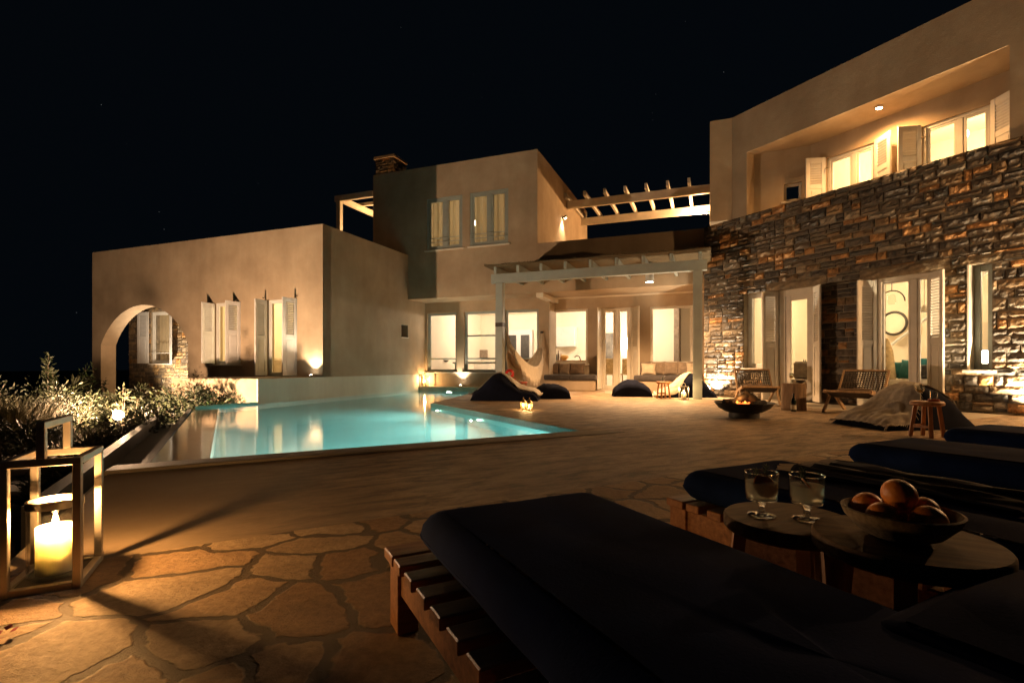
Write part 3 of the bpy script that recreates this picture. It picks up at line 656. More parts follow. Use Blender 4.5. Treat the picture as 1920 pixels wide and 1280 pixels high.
cu0 = FB.U(704, 5.6); cu1 = FB.U(738, 5.6); zc = FB.Z(721, 292, 5.6)
mb = MB(); rc = random.Random(5)
FT2 = Frame(*FB(cu1, 0)[:2], .36, .933, -.933, .36)
rubble(mb, FB, cu0, cu1, 6.4, zc - .1, 5.6, [], rc, dep=.03); rubble(mb, FT2, 5.6, 6.4, 6.4, zc - .1, 0, [], rc, dep=.03)
mb.build('stack', 'rubble', ch)
MB().box(cu0 + .002, cu1 - .006, 5.606, 6.4, 6.4, zc - .1, FB).build('core', 'mortar', ch)
MB().rbox(cu0 - .05, cu1 + .05, 5.55, 6.45, zc - .1, zc, .01, FB).build('cap', 'plaster', ch)

# ============================================================ STONE WING
hs = thing('house', 'rubble stone wing with a deep upper loggia and shuttered glass doors', 'house', (*FC(3, 2)[:2], 0), world=True)
SZ = 4.05
def op(pxa, pxb, yb, yt, pxz=None):
    pz = pxz or (pxa + pxb) / 2
    return (FC.U(pxa), FC.U(pxb), FC.Z(pz, yb), FC.Z(pz, yt))
s1 = op(1395, 1434, 690, 549); s2 = op(1815, 1860, 693, 494)
dA = op(1458, 1531, 750, 540); dA = (dA[0], dA[1], .03, dA[3]); dB_ = op(1641, 1748, 760, 516); dB_ = (dB_[0], dB_[1], .03, dB_[3])
OPN = [s1, s2, dA, dB_]
rnd = random.Random(11)
lint = [(dA[0] - .25, dA[1] + .2, dA[3], dA[3] + .17), (dB_[0] - .25, dB_[1] + .25, dB_[3], dB_[3] + .19), (s2[0] - .1, s2[1] + .12, s2[3], s2[3] + .12)]
mb = MB()
rubble(mb, FC, -.78, 5.6, 0, SZ, 0, OPN + lint, rnd, res=.042)
for L in lint:
    stone(mb, FC, L[0] + .005, L[1] - .005, L[2] + .004, L[3] - .004, 0, .035, rnd, (.17, .14, .10), .06)
rubble(mb, FC, 5.6, 7.2, 0, SZ, 0, [], rnd, res=.2)
FE = Frame(*FC(-.78, 0)[:2], -.873, -.488, .488, -.873)      # left end of the stone wall, seen past the post
rubble(mb, FE, -.5, 0, 0, SZ, 0, [], rnd, res=.06)
mb.build('stone_wall', 'rubble', hs)
wall_holes(MB(), FC, -.776, 7.2, 0, SZ - .01, .004, .36, OPN).build('stone_backing', 'mortar', hs)
lo = (FC.U(1400), FC.U(1893), SZ - .3, 5.43); ZU = 6.35
mb = MB()
wall_holes(mb, FC, 0, 7.2, SZ - .012, ZU, .0, .25, [(lo[0], lo[1], SZ - .3, lo[3])])
KB = Frame(5.0, 11.63, -.933, .36, .36, .933)               # short return face at the left end
mb.box(.001, .47, 0, .25, SZ - .012, ZU, KB)
e0 = KB(.47, 0); e1 = KB(.47, 3.2); e2 = FC(7.2, 3.0)
mb.box(.22, .47, .25, 7.2, SZ - .012, ZU, KB)
lw = Frame(*FC(lo[0], .25)[:2], *(lambda a, b: ((b - a).normalized()[0], (b - a).normalized()[1]))(FC(lo[0], .25), FC(1.284, .863)), .36, .933)
Lw = (FC(1.284, .863) - FC(lo[0], .25)).length
lw.w = (-lw.u[1], lw.u[0])
wz = (Lw - .75, Lw - .45, 4.10, 4.45)
q0, q1 = lw.U(1470), lw.U(1503); wz = (q0, q1, lw.Z(1486, 376), lw.Z(1486, 343))
wall_holes(mb, lw, 0, Lw + .02, SZ - .3, lo[3] + .02, 0, .16, [wz])
mb.box(lo[1], lo[1] + .25, .25, .9, SZ - .3, lo[3] + .02, FC)
bw = .863
p1 = (FC.U(1549, bw), FC.U(1642, bw), 3.85, FC.Z(1600, 280, bw)); p2 = (FC.U(1728, bw), FC.U(1860, bw), 3.85, FC.Z(1728, 238, bw))
wall_holes(mb, FC, 1.284, 7.2, SZ - .3, lo[3] + .02, bw, bw + .2, [p1, p2])
mb.build('upper_wall', 'plaster', hs)
cl = MB(); cl.box(lo[0] - .05, lo[1] + .2, .25, bw + .3, lo[3], lo[3] + .15, FC); cl.build('loggia_ceiling', 'plaster', hs)
MB().box(lo[0] - .05, 7.1, .25, bw, SZ - .45, SZ - .3, FC).build('loggia_floor', 'interior', hs)
rf = MB(); rf.box(.6, 7.2, .25, 4.6, ZU - .35, ZU - .2, FC); rf.build('roof', 'plaster', hs)
bk = MB(); bk.box(-.77, 7.2, 4.6, 4.8, 0, ZU, FC); bk.box(7.2, 7.4, 0, 4.8, 0, ZU, FC); bk.box(-.77, -.6, .02, 4.6, 0, 3.7, FC); bk.build('rear_wall', 'plaster', hs)
room(MB(), FC, -.55, 7.0, .37, 4.5, .02, 3.0).build('room', 'interior', hs)
room(MB(), FC, 1.5, 7.0, bw + .21, 4.4, 3.7, 5.9).build('upper_room', 'interior', hs)
S1 = window(hs, FC, *s1, .14, fw=.10, dp=.06, sill=(-.05, 'cream_paint')); S2 = window(hs, FC, *s2, .16, fw=.10, dp=.06, m='grey_paint', sill=(-.05, 'cream_paint'))
rv = MB(); rv.box(s2[0] - .002, s2[0] + .02, -.03, .16, s2[2], s2[3], FC); rv.build('reveal', 'cream_paint', hs)
DA = window(hs, FC, *dA, .06, name='door', fw=.13, dp=.07, vert=(), m='cream_paint', leaf=.10)
shutter(DA, FC, dA[0] + .02, -.03, .03, dA[3] - .03, .34, 118, 1, 'cream_paint'); shutter(DA, FC, dA[1] - .02, -.03, .03, dA[3] - .03, .36, 138, -1, 'cream_paint')
DB = window(hs, FC, *dB_, .06, name='door', fw=.07, dp=.07, vert=(.66,), m='cream_paint', leaf=.03)
shutter(DB, FC, dB_[0] + .02, -.03, .03, dB_[3] - .03, .34, 118, 1, 'cream_paint'); shutter(DB, FC, dB_[1] - .02, -.03, .03, dB_[3] - .03, .38, 140, -1, 'cream_paint')
PW1 = window(hs, FC, *p1, bw + .04, fw=.06, vert=(.56,), m='white_paint', leaf=.04); PW2 = window(hs, FC, *p2, bw + .04, fw=.06, vert=(.55,), m='white_paint', leaf=.04)
for Wn, q in ((PW1, p1), (PW2, p2)):
    shutter(Wn, FC, q[0] - .01, bw - .02, q[2], q[3] + .02, .38, 128, 1); shutter(Wn, FC, q[1] + .01, bw - .02, q[2], q[3] + .02, .42, 150, -1)
window(hs, lw, *wz, .06, fw=.05, m='cream_paint', sill=(-.03,))
for fr_, q, w__ in ((FC, p1, bw), (FC, p2, bw)):
    hk = MB(); hk.tube([fr_(q[0] - .02, w__ - .01, q[3] - .22), fr_(q[0] + .06, w__ - .09, q[3] - .22), fr_(q[0] + .10, w__ - .10, q[3] - .26)], .012, 6); hk.build('shutter_hook', 'steel', hs)
# ============================================================ PERGOLAS
bw1, bw2 = 1.80, 1.92
pg = thing('pergola', 'grey timber patio pergola with a reed mat roof', 'pergola', FB(6, 1.9, 0), world=True)
PZ = 3.02
bL, bR = FB.U(922, 1.86), FB.U(1326, 1.86)
MB().rbox(bL, bR, 1.80, 1.92, 2.79, PZ, .008, FB).build('beam', 'grey_paint', pg)
u0 = FB.U(938, 1.86); u1 = FB.U(1308, 1.86)
for u in (u0, u1): MB().rbox(u - .095, u + .095, 1.775, 1.945, 0, 2.79, .008, FB).build('post', 'grey_paint', pg)
MB().box(u0 - .10, u0 + .10, 1.77, 1.95, 1.70, 1.80, FB).build('strap', 'dark_metal', pg)
for k in range(9):
    u = bL + .14 + (bR - bL - .28) * k / 8; MB().rbox(u - .035, u + .035, 1.74, wf - .005, PZ, PZ + .17, .005, FB).build('rafter', 'grey_paint', pg)
mt = MB(); rr = random.Random(2)
n = 46
for i in range(n):
    w = 1.66 + (wf - 1.70) * i / n
    pts = [FB(bL - .12 + (bR - bL + .2) * t / 12, w + rr.uniform(-.01, .01), PZ + .195 + rr.uniform(-.012, .014)) for t in range(13)]
    mt.tube(pts, .021, 5, cap=True)
mt.box(bL - .1, bR + .05, 1.68, wf - .01, PZ + .172, PZ + .18, FB)
for i in range(120):
    u = rr.uniform(bL - .1, bR); mt.bar(FB(u, 1.66 + rr.uniform(0, .1), PZ + .21), FB(u + rr.uniform(-.14, .14), 1.63 + rr.uniform(0, .1), PZ + .21 + rr.uniform(-.01, .05)), .008, .006)
mt.build('reed_mat', 'reed', pg)
pt = thing('pergola', 'cream roof-terrace pergola of open rafters between both upper storeys', 'pergola', FB(6, 8, 3.45), world=True)
MB().rbox(uR, FB.U(1333, 7.0), 6.94, 7.06, 6.07, 6.33, .008, FB).build('beam', 'cream_paint', pt)
MB().rbox(uR, FB.U(1333, 9.1), 9.04, 9.16, 6.05, 6.31, .008, FB).build('beam', 'cream_paint', pt)
for px in (1063, 1098, 1135, 1173, 1212, 1252, 1292):
    u = FB.U(px, 6.8); MB().rbox(u - .04, u + .04, 6.62, 9.5, 6.33, 6.50, .006, FB).build('rafter', 'cream_paint', pt)
plf = thing('pergola', 'small cream pergola on the left roof behind the upper storey', 'pergola', FB(-2.4, 5, 3.86), world=True)
ul = FB.U(629, 3.79)
MB().rbox(ul, -1.315, 3.73, 3.85, 6.17, 6.36, .008, FB).build('beam', 'cream_paint', plf)
MB().rbox(ul + .10, ul + .22, 3.86, 8.6, 6.17, 6.36, .008, FB).build('beam', 'cream_paint', plf)
MB().rbox(ul + .08, ul + .24, 3.72, 3.87, 3.86, 6.17, .008, FB).build('post', 'cream_paint', plf)
MB().rbox(ul + .08, ul + .24, 8.3, 8.45, 3.86, 6.17, .008, FB).build('post', 'cream_paint', plf)
for k in range(6):
    w = 4.25 + k * .75; MB().rbox(ul - .05, -1.315, w - .04, w + .04, 6.36, 6.48, .006, FB).build('rafter', 'cream_paint', plf)

# ============================================================ LAMPS OF THE PLACE AND ADDED UNSEEN LAMPS
def uplight(name, label, p, aim, power, col, spot=None, r=.045, size=.03, glow='lamp_glow'):
    t = thing(name, label, 'lamp', p, world=True); p = Vector(p)
    MB().lathe([(0, 0), (r, 0), (r, .05), (r * .82, .055), (r * .82, .045), (0, .045)], 16, p).build('housing', 'dark_metal', t)
    MB().lathe([(r * .8, .05), (r * .5, .058), (0, .06)], 16, p).build('lens', glow, t)
    d = (Vector(aim) - p).normalized()
    lamp('SPOT' if spot else 'POINT', p + Vector((0, 0, .10)) + d * .02, power, col, size, target=Vector(aim), spot=spot, name='uplight_beam'); return t
# main garden floodlight
gl = P(222, 778, 9.2)
t = thing('garden_floodlight', 'blazing garden floodlight on a short spike among the shrubs', 'floodlight', (gl.x, gl.y, GZ), world=True)
MB().tube([(gl.x, gl.y, GZ), (gl.x, gl.y, gl.z - .07)], .018, 8).build('spike', 'dark_metal', t)
MB().ball(gl, .085, 20, 12).build('bulb', 'lamp_glow', t)
lamp('POINT', gl + Vector((.02, -.03, .13)), 600, (1, .60, .33), .05, name='floodlight_beam')
uplight('spotlight', 'unseen ground uplight added inside the arched porch', FB(-7.5, .75, GZ), FB(-6.6, 2.0, .8), 330, (1, .74, .48), 150)  # added out of view to light the stone behind the arch
uplight('spotlight', 'small ground spotlight at the corner of the left house front', FB(-.22, -.16, TZ), FB(-.2, .02, 2.6), 42, WARM2, 110)
uplight('spotlight', 'small spotlight on the ledge between the left pair of ground-floor windows', FB(FB.U(863, 4.6), 4.62, .06), FB(FB.U(863, 4.7), 4.78, 1.6), 30, (1, .78, .52), 100)
uplight('spotlight', 'ground uplight at the left foot of the stone wall', FC(-.40, -.16, .004), FC(-.35, .0, 2.2), 200, (1, .80, .54), 130)
uplight('spotlight', 'ground uplight at the foot of the stone wall by the slit window', FC(5.02, -.20, .004), FC(4.98, .0, 2.2), 260, (1, .76, .46), 140)
def sconce(label, base, out, power, glow='lamp_glow', point=False):
    base = Vector(base); out = Vector(out); t = thing('wall_lamp', label, 'lamp', base, world=True)
    MB().tube([base, base + out * .10], .03, 10).build('arm', 'dark_metal', t)
    c = base + out * .11
    MB().lathe([(.045, .06), (.05, -.03), (.045, -.03), (.04, .05), (0, .055), (0, .06), (.045, .06)], 14, c).build('lamp_shade', 'steel', t)
    MB().ball(c + Vector((0, 0, -.02)), .035, 12, 8).build('bulb', glow, t)
    if point: lamp('POINT', c + out * .22 + Vector((0, 0, -.14)), power, (1, .54, .22), .03, name='wall_lamp_beam')
    else: lamp('SPOT', c + Vector((0, 0, -.06)), power, WARM, .03, target=c + Vector((-out.x * .05, -out.y * .05, -2)), spot=110, name='wall_lamp_beam')
b0 = FT(FT.U(1054), 0, 0); zl = HC + (686 - 408) / F * b0.y
b2 = FB(-1.312, 5.2, 5.6); sconce('unseen wall lamp added on the roof-terrace side of the upper storey', b2, (-.933, .36, 0), 70, point=True)  # added out of view to warm the small roof pergola and its plants
sconce('wall lamp on the orange side of the upper storey', (b0.x, b0.y, zl), (.933, -.36, 0), 60)
b1 = KB(.474, 6.3); zl = HC + (686 - 397) / F * b1.y
sconce('wall lamp at the end of the roof pergola beside the stone wing', (b1.x, b1.y, zl), (-.933, .36, 0), 330, point=True)
wl = FC(6.9, -.06, 2.35); sconce('unseen fill lamp added on the stone wing past the right edge of the view', wl, (-.873, -.488, 0), 180, point=True)  # added out of view as warm fill for patio, beds and upper block
def downlight(label, c, power, col, spot, r=.06, drop=.10):
    c = Vector(c); t = thing('downlight', label, 'lamp', c, world=True)
    MB().lathe([(0, drop), (r, drop), (r, 0), (r * .85, 0), (r * .85, .02)], 18, c).build('housing', 'white_paint', t)
    MB().lathe([(r * .84, .004), (0, .004)], 18, c).build('lens', 'lamp_glow', t)
    lamp('SPOT', c - Vector((0, 0, .03)), power, col, .05, target=c - Vector((0, 0, 3)), spot=spot, blend=.8, name='downlight_beam')
c = P(1218, 529, 12.2); downlight('round downlight hanging under the reed mat pergola', c, 640, (1, .56, .25), 142, .10, .36)
c = FC(FC.U(1648, .33), .33, lo[3] - .03); downlight('recessed spotlight in the loggia ceiling', c, 125, (1, .47, .14), 165, .06, .03)

# interior lamps: unseen ceiling globes added to light the rooms
def ceiling_globe(label, p, power, col, r=.11, drop=.25):
    p = Vector(p); t = thing('pendant_lamp', label, 'lamp', p, world=True)
    MB().tube([p + Vector((0, 0, r)), p + Vector((0, 0, drop))], .008, 6).build('cord', 'dark_iron', t)
    MB().ball(p, r, 16, 10).build('globe', 'lamp_glow_soft', t)
    lamp('POINT', p - Vector((0, 0, r + .03)), power, col, .12, name='room_light')
ceiling_globe('unseen globe lamp in the room behind the left house door', FB(-2.5, 2.4, 2.9), 79, (1, .74, .34))
ceiling_globe('unseen globe lamp in the stone room behind the arch', FB(-7.0, 4.0, 2.5), 20, (1, .76, .46))
ceiling_globe('unseen globe lamp over the dining end of the kitchen', FB(FB.U(938, 7.2), 7.2, 2.5), 77, (1, .80, .60))
ceiling_globe('unseen globe lamp over the kitchen counter', FB(FB.U(1112, 7.6), 7.6, 2.5), 56, (1, .80, .60))
ceiling_globe('unseen globe lamp in the hall behind the far patio window', FB(FB.U(1208, 7.3), 7.3, 2.5), 56, (1, .80, .58))
ceiling_globe('unseen globe lamp in the curtained upper room', FB(1.4, 5.9, 5.6), 25, (1, .74, .42))
ceiling_globe('unseen globe lamp in the living room of the stone wing', FC(1.2, 2.6, 2.6), 55, (1, .74, .40))
ceiling_globe('unseen globe lamp above the stairs of the stone wing', FC(5.0, 2.9, 2.6), 73, (1, .74, .42))
ceiling_globe('unseen globe lamp in the upper bedroom behind the loggia', FC(3.2, 2.7, 5.3), 92, (1, .76, .38))
ceiling_globe('unseen globe lamp at the far end of the upper bedroom', FC(5.6, 2.7, 5.3), 55, (1, .76, .38))
# ============================================================ SOFT SHAPES
def pillow_mb(w, h, th, seed=0, n=14):
    """upright cushion: width along x, height along z, thickness along y, base at z=0"""
    mb = MB(); sd = Vector((seed * 7.3, seed * 3.1, 0))
    for side in (1, -1):
        def fn(a, b):
            s, t = a * 2 - 1, b * 2 - 1
            pin = 1 - .10 * (1 - abs(s) ** 2) * abs(t) ** 3; pin2 = 1 - .10 * (1 - abs(t) ** 2) * abs(s) ** 3
            y = th / 2 * (max(0, 1 - abs(s) ** 2.6) * max(0, 1 - abs(t) ** 2.6)) ** .55
            y += .018 * noise.noise(sd + Vector((s * 2.2, t * 2.2, side))) * (1 - abs(s) ** 4) * (1 - abs(t) ** 4)
            return Vector((s * w / 2 * pin2, side * y, h / 2 + t * h / 2 * pin))
        mb.grid(fn, n, n)
    return mb
def slab_cushion(mb, x0, x1, y0, y1, z0, z1, fr=None, r=.03, nx=16, ny=8, puff=.012, seed=0):
    """soft box: rounded edges, slightly domed and wrinkled"""
    T = fr or (lambda u, w, z: Vector((u, w, z))); sd = Vector((seed * 3.7, 1.3, 0)); cx, cy = (x0 + x1) / 2, (y0 + y1) / 2; hz = (z1 - z0) / 2; zc = (z0 + z1) / 2
    prof = []
    for k in range(11):
        t = -math.pi / 2 + math.pi * k / 10; prof.append((math.cos(t), math.sin(t)))
    hx, hy = (x1 - x0) / 2, (y1 - y0) / 2
    # sides: superellipse outline swept over rounded profile; top and bottom as domed grids
    outline = []
    per = []
    m = 4
    def corner(cx_, cy_, a0):
        return [(cx_ + r * math.cos(a0 + math.pi / 2 * i / m), cy_ + r * math.sin(a0 + math.pi / 2 * i / m), math.cos(a0 + math.pi / 2 * i / m), math.sin(a0 + math.pi / 2 * i / m)) for i in range(m + 1)]
    def seg(a, b, n): return [(a[0] + (b[0] - a[0]) * i / n, a[1] + (b[1] - a[1]) * i / n, a[2], a[3]) for i in range(1, n)]
    cs = [corner(hx - r, hy - r, 0), corner(-hx + r, hy - r, math.pi / 2), corner(-hx + r, -hy + r, math.pi), corner(hx - r, -hy + r, 3 * math.pi / 2)]
    ns = [nx, ny, nx, ny]
    for i in range(4):
        outline += cs[i]; a = cs[i][-1]; b = cs[(i + 1) % 4][0]; outline += seg(a, b, ns[i])
    n = len(outline); rr_ = min(hz * .98, r * .92); vs = []
    rings = []
    for k in range(9):
        t = -math.pi / 2 + math.pi * k / 8
        ins = rr_ * (1 - math.cos(t)); dz = math.sin(t)
        zz = zc + (hz - rr_) * max(-1, min(1, dz * 1.6)) + rr_ * dz
        rings.append((ins, zz))
    for (ins, zz) in rings:
        for (x, y, nx_, ny_) in outline:
            bul = puff * .8 * math.cos((zz - zc) / hz * 1.5) + .006 * noise.noise(sd + Vector((x * 6, y * 6, zz * 9)))
            vs.append(T(cx + x + nx_ * (bul - ins), cy + y + ny_ * (bul - ins), zz))
    fs = [(k * n + i, k * n + (i + 1) % n, (k + 1) * n + (i + 1) % n, (k + 1) * n + i) for k in range(8) for i in range(n)]
    mb.add(vs, fs, smooth=True)
    for top in (1, -1):
        ring0 = rings[8 if top > 0 else 0]; K = 6; base = []
        for q in range(K + 1):
            s_ = 1 - q / K
            for (x, y, nx_, ny_) in outline:
                X = (x - nx_ * ring0[0]) * s_; Y = (y - ny_ * ring0[0]) * s_
                dome = (1 - (X / hx) ** 2) * (1 - (Y / hy) ** 2)
                z = ring0[1] + top * (puff * dome + .009 * noise.noise(sd + Vector((X * 5, Y * 5, 3))) * dome)
                base.append(T(cx + X, cy + Y, z))
        f2 = [(q * n + i, q * n + (i + 1) % n, (q + 1) * n + (i + 1) % n, (q + 1) * n + i) for q in range(K) for i in range(n)]
        if top < 0: f2 = [tuple(reversed(f)) for f in f2]
        mb.add(base, f2, smooth=True)
    return mb
def bag_fn(L, Wd, Hh, peak, seed, low=.35, sig=.5, pw=2.8, q=.42):
    """bean-bag surface: s along the length (-1..1), t across; peak = where along s it stands highest"""
    sd = Vector((seed * 5.1, seed * 2.7, 0))
    def fn(s, t):
        prof = low + (1 - low) * math.exp(-(abs(s - peak) / sig) ** 3.)
        e = max(0., 1 - abs(s) ** pw) ** q * max(0., 1 - abs(t) ** pw) ** q
        wr = noise.noise(sd + Vector((s * 1.9, t * 1.9, 0))) * .09 + noise.noise(sd + Vector((s * 5, t * 3.4, 4))) * .05
        cr = .5 + .5 * math.sin(6 * math.atan2(t, s - peak) + seed + 2 * noise.noise(sd + Vector((s * 2, t * 2, 9))))
        z = Hh * (prof * e + wr * e ** .5 * .9 - .035 * cr * e * (1 - e))
        k = 1 + .03 * noise.noise(sd + Vector((math.atan2(t, s) * 1.5, 0, 2)))
        sag = 1 - .10 * (1 - e) * (1 if abs(s) < 1 else 0)
        return Vector((s * L / 2 * k, t * Wd / 2 * k * sag, max(.0, z)))
    return fn
def bean_bag(label, px, py, Y, L, Wd, Hh, rz, peak=0., seed=1, low=.35, sig=.5, m='bag_navy', pw=2.8, q=.42, group=None):
    p = P(px, py, Y); loc = (p.x, p.y, 0); fn = bag_fn(L, Wd, Hh, peak, seed, low, sig, pw, q)
    mb = MB(); mb.grid(lambda a, b: fn(a * 2 - 1, b * 2 - 1), 44, 36)
    o = mb.build('bean_bag', m); o.location = loc; o.rotation_euler = (0, 0, rz)
    tag(o, label, 'bean bag', group); return o, fn
def lerps(x, pts):
    for (a, va), (b, vb) in zip(pts, pts[1:]):
        if x <= b: return va + (vb - va) * max(0, (x - a) / (b - a))
    return pts[-1][1]
def throw(label, bag, fn, dom, m, seed, fringe=True):
    """blanket laid over a bean bag: dom(a,b) -> (s,t) on the bag, running past its edge on to the floor"""
    sd = Vector((seed * 9.1, 0, 0)); th = None
    def f(a, b):
        s, t = dom(a, b); s_, t_ = max(-.985, min(.985, s)), max(-.985, min(.985, t))
        p = fn(s_, t_); q = fn(s_ * .97, t_ * .97)
        out = Vector((p.x - q.x, p.y - q.y, 0)); out = out.normalized() if out.length > 1e-6 else out
        ph = a * 21 + b * 9 + 5 * noise.noise(sd + Vector((a * 3, b * 3, 5))); r = .016 + .034 * max(0, math.sin(ph)) ** 2 * (.5 + noise.noise(sd + Vector((a * 4, b * 4, 1)))) + .016 * abs(noise.noise(sd + Vector((a * 6, b * 10, 0)))) + .005 * noise.noise(sd + Vector((a * 13, b * 19, 2)))
        over = max(abs(s) - .985, abs(t) - .985, 0)
        z = max(.012, p.z + r)
        return Vector((p.x, p.y, z)) + out * (over * .55 + r * .8 * (1 - min(1, p.z * 3)))
    mb = MB(); mb.grid(f, 64, 64)
    o = mb.build('throw_blanket', m, mods=[SOL(.012)]); o.location = bag.location; o.rotation_euler = bag.rotation_euler
    tag(o, label, 'blanket')
    if fringe:
        fb = MB(); rr = random.Random(seed)
        for i in range(44):
            for (a, b, da, db) in ((i / 43, 0, 0, -1), (i / 43, 1, 0, 1)):
                p = f(a, b); p2 = f(a, b - db * .03); d = (p - p2); d = d.normalized() if d.length > 1e-6 else Vector((0, 0, -1))
                e = p + d * .045 + Vector((rr.uniform(-.012, .012), rr.uniform(-.012, .012), -.012)); e.z = max(.006, e.z)
                fb.tube([p, e], [.004, .002], 4, cap=False)
        tag(fb.build('fringe', m, o), kind='stuff')
    return o
GB = 'bean bags set out on the patio'
bg, fn = bean_bag('large navy bean bag half under a dark grey throw by the pool', 950, 752, 11.0, 1.42, .95, .53, R(-8), -.20, 1, .50, .46, pw=3., q=.33)
throw('dark grey throw draped over the large bean bag by the pool', bg, fn, lambda a, b: (lambda s_, tf: (s_, tf + (1.04 - tf) * b))(-1.10 + 2.16 * a, -.62 + .5 * math.exp(-((a - .34) / .2) ** 2) - .25 * max(0, a - .6)), 'grey_throw', 2)
bean_bag('small navy bean bag lying beside the large throw-covered one', 1034, 745, 11.45, .76, .70, .32, R(5), -.1, 3, .85, .6, pw=4., q=.34)
bean_bag('navy bean bag alone in front of the far glass door', 1184, 742, 12.3, .90, .8, .38, R(-8), -.05, 4, .75, .6, pw=3.6, q=.36)
bg, fn = bean_bag('navy bean bag under a cream blanket beside the right pergola post', 1286, 742, 12.0, 1.30, .95, .53, R(-10), .15, 6, .40, .55)
throw('cream blanket spread over the bean bag by the pergola post', bg, fn, lambda a, b: (lambda s_, tf: (s_, tf + (.8 - tf) * b))(-1.12 + 1.95 * a, -1.14 + 1.15 * max(0, min(1, (a - .38) / .35))), 'cream_throw', 5, False)
bg, fn = bean_bag('navy lounge bean bag under a grey fringed throw near the sunbeds', 1690, 786, 6.15, 1.16, .9, .49, R(8), .28, 8, .42, .54)
throw('grey fringed throw over the bean bag nearest the sunbeds', bg, fn, lambda a, b: (lambda s_: (lambda tf: (s_, tf + (.95 - tf) * b))(lerps(s_, ((-1.15, -1.10), (-.55, -1.04), (-.1, -.70), (.22, -.22), (.40, -.50), (.56, -.80), (.70, -.35), (.9, .2)))))(-1.03 + 1.90 * a), 'grey_throw', 7)

# ============================================================ BUILT-IN BENCHES AND CUSHIONS
def bench(label, pxa, pxb, wfront, wback, z):
    ua, ub = FB.U(pxa, wfront), FB.U(pxb, wfront)
    o = MB().rbox(ua, ub, wfront, wback, 0, z, .012, FB).build('built_in_bench', 'plaster', loc=FB((ua + ub) / 2, (wfront + wback) / 2, 0)); tag(o, label, 'bench'); return ua, ub
ua, ub = bench('plastered built-in bench under the kitchen window', 1022, 1114, 4.72, 5.398, .30)
def seat_pad(label, a, b, w0, w1, z0, z1, seed):
    mb = slab_cushion(MB(), a, b, w0, w1, z0, z1, FB, .035, 14, 6, .012, seed)
    tag(mb.build('seat_cushion', 'charcoal_fabric', loc=FB((a + b) / 2, (w0 + w1) / 2, z0)), label, 'cushion', 'dark seat pads on the built-in benches')
um = (ua + ub) / 2
seat_pad('dark grey seat pad on the left half of the kitchen-window bench', ua - .03, um - .004, 4.68, 5.38, .303, .46, 1)
seat_pad('dark grey seat pad on the right half of the kitchen-window bench', um + .004, ub + .05, 4.68, 5.38, .303, .46, 2)
ua2, ub2 = bench('plastered built-in bench right of the glass door', 1191, 1304, 4.72, 5.398, .30)
um2 = (ua2 + ub2) / 2
seat_pad('dark grey seat pad on the left half of the right-hand bench', ua2 - .03, um2 - .004, 4.68, 5.38, .303, .46, 3)
seat_pad('dark grey seat pad on the right half of the right-hand bench', um2 + .004, ub2 + .02, 4.68, 5.38, .303, .46, 4)
GP = 'throw pillows on the built-in benches'
def bench_pillow(label, px, w, m, wd=.42, h=.36, tilt=-14, rz=0, seed=1, z=.462):
    u = FB.U(px, w); p = FB(u, w, z); o = pillow_mb(wd, h, .16, seed).build('throw_pillow', m); o.location = p; o.rotation_euler = Euler((R(tilt), 0, FB.rz() + R(rz)), 'XYZ'); tag(o, label, 'pillow', GP)
bench_pillow('leftmost brown pillow on the kitchen-window bench', 1036, 5.22, 'brown_fabric', seed=1, rz=12)
bench_pillow('brown pillow second from the left on the kitchen-window bench', 1057, 5.22, 'taupe_fabric', .38, seed=2, rz=-6)
bench_pillow('widest brown pillow at the right of the kitchen-window bench', 1081, 5.22, 'brown_fabric', .5, seed=3)
bench_pillow('pale beige pillow in front on the right-hand bench', 1216, 5.0, 'beige_fabric', .42, .35, seed=4, rz=6)
bench_pillow('taupe pillow hidden behind the pale one on the right-hand bench', 1206, 5.24, 'taupe_fabric', .44, .40, seed=5)
bench_pillow('taupe pillow just right of the pale one on the right-hand bench', 1234, 5.24, 'taupe_fabric', .40, .40, seed=6)
bench_pillow('taupe pillow behind the small stool on the right-hand bench', 1258, 5.2, 'taupe_fabric', .44, .40, seed=7, rz=-4)
bench_pillow('taupe pillow near the end of the right-hand bench', 1285, 5.2, 'taupe_fabric', .44, .40, seed=8, rz=4)
bench_pillow('pale pillow squeezed in the corner behind the pergola post', 1301, 5.12, 'beige_fabric', .38, .36, seed=9, rz=20)

# ============================================================ HAMMOCK
A_ = P(949, 612, 12.75); B_ = FB(FB.U(1016, 4.74), 4.74, 0); B_.z = HC + (686 - 623) / F * B_.y
hc = thing('hammock', 'cream fringed hammock slung from the pergola post to the house wall', 'hammock', ((A_.x + B_.x) / 2, (A_.y + B_.y) / 2, 0), world=True)
A2 = A_.lerp(B_, .06) + Vector((0, 0, -.42)); B2 = A_.lerp(B_, .95) + Vector((0, 0, -.50))
side = (B_ - A_).cross(Vector((0, 0, 1))).normalized()
def ham(a, b):
    p = A2.lerp(B2, a); sag = (1 - (2 * a - 1) ** 2)
    t = b * 2 - 1; spread = .05 + .20 * math.sin(math.pi * a) ** .8
    p = p + Vector((0, 0, -.66 * sag + .10 * t * t * sag)) + side * (t * spread)
    p.z += .012 * math.sin(b * 46) * (1.2 - .7 * sag); p += side * (.01 * math.sin(b * 30 + a * 4)); return p
mb = MB(); mb.grid(ham, 44, 44); mb.build('cloth', 'hammock_cloth', hc, mods=[SOL(.012)])
for (e0, aa) in ((A_, 0.), (B_, 1.)):
    mb = MB()
    for k in range(13): mb.tube([e0, ham(aa, k / 12)], .007, 4, cap=False)
    mb.build('rope', 'hammock_cloth', hc)
mb = MB()
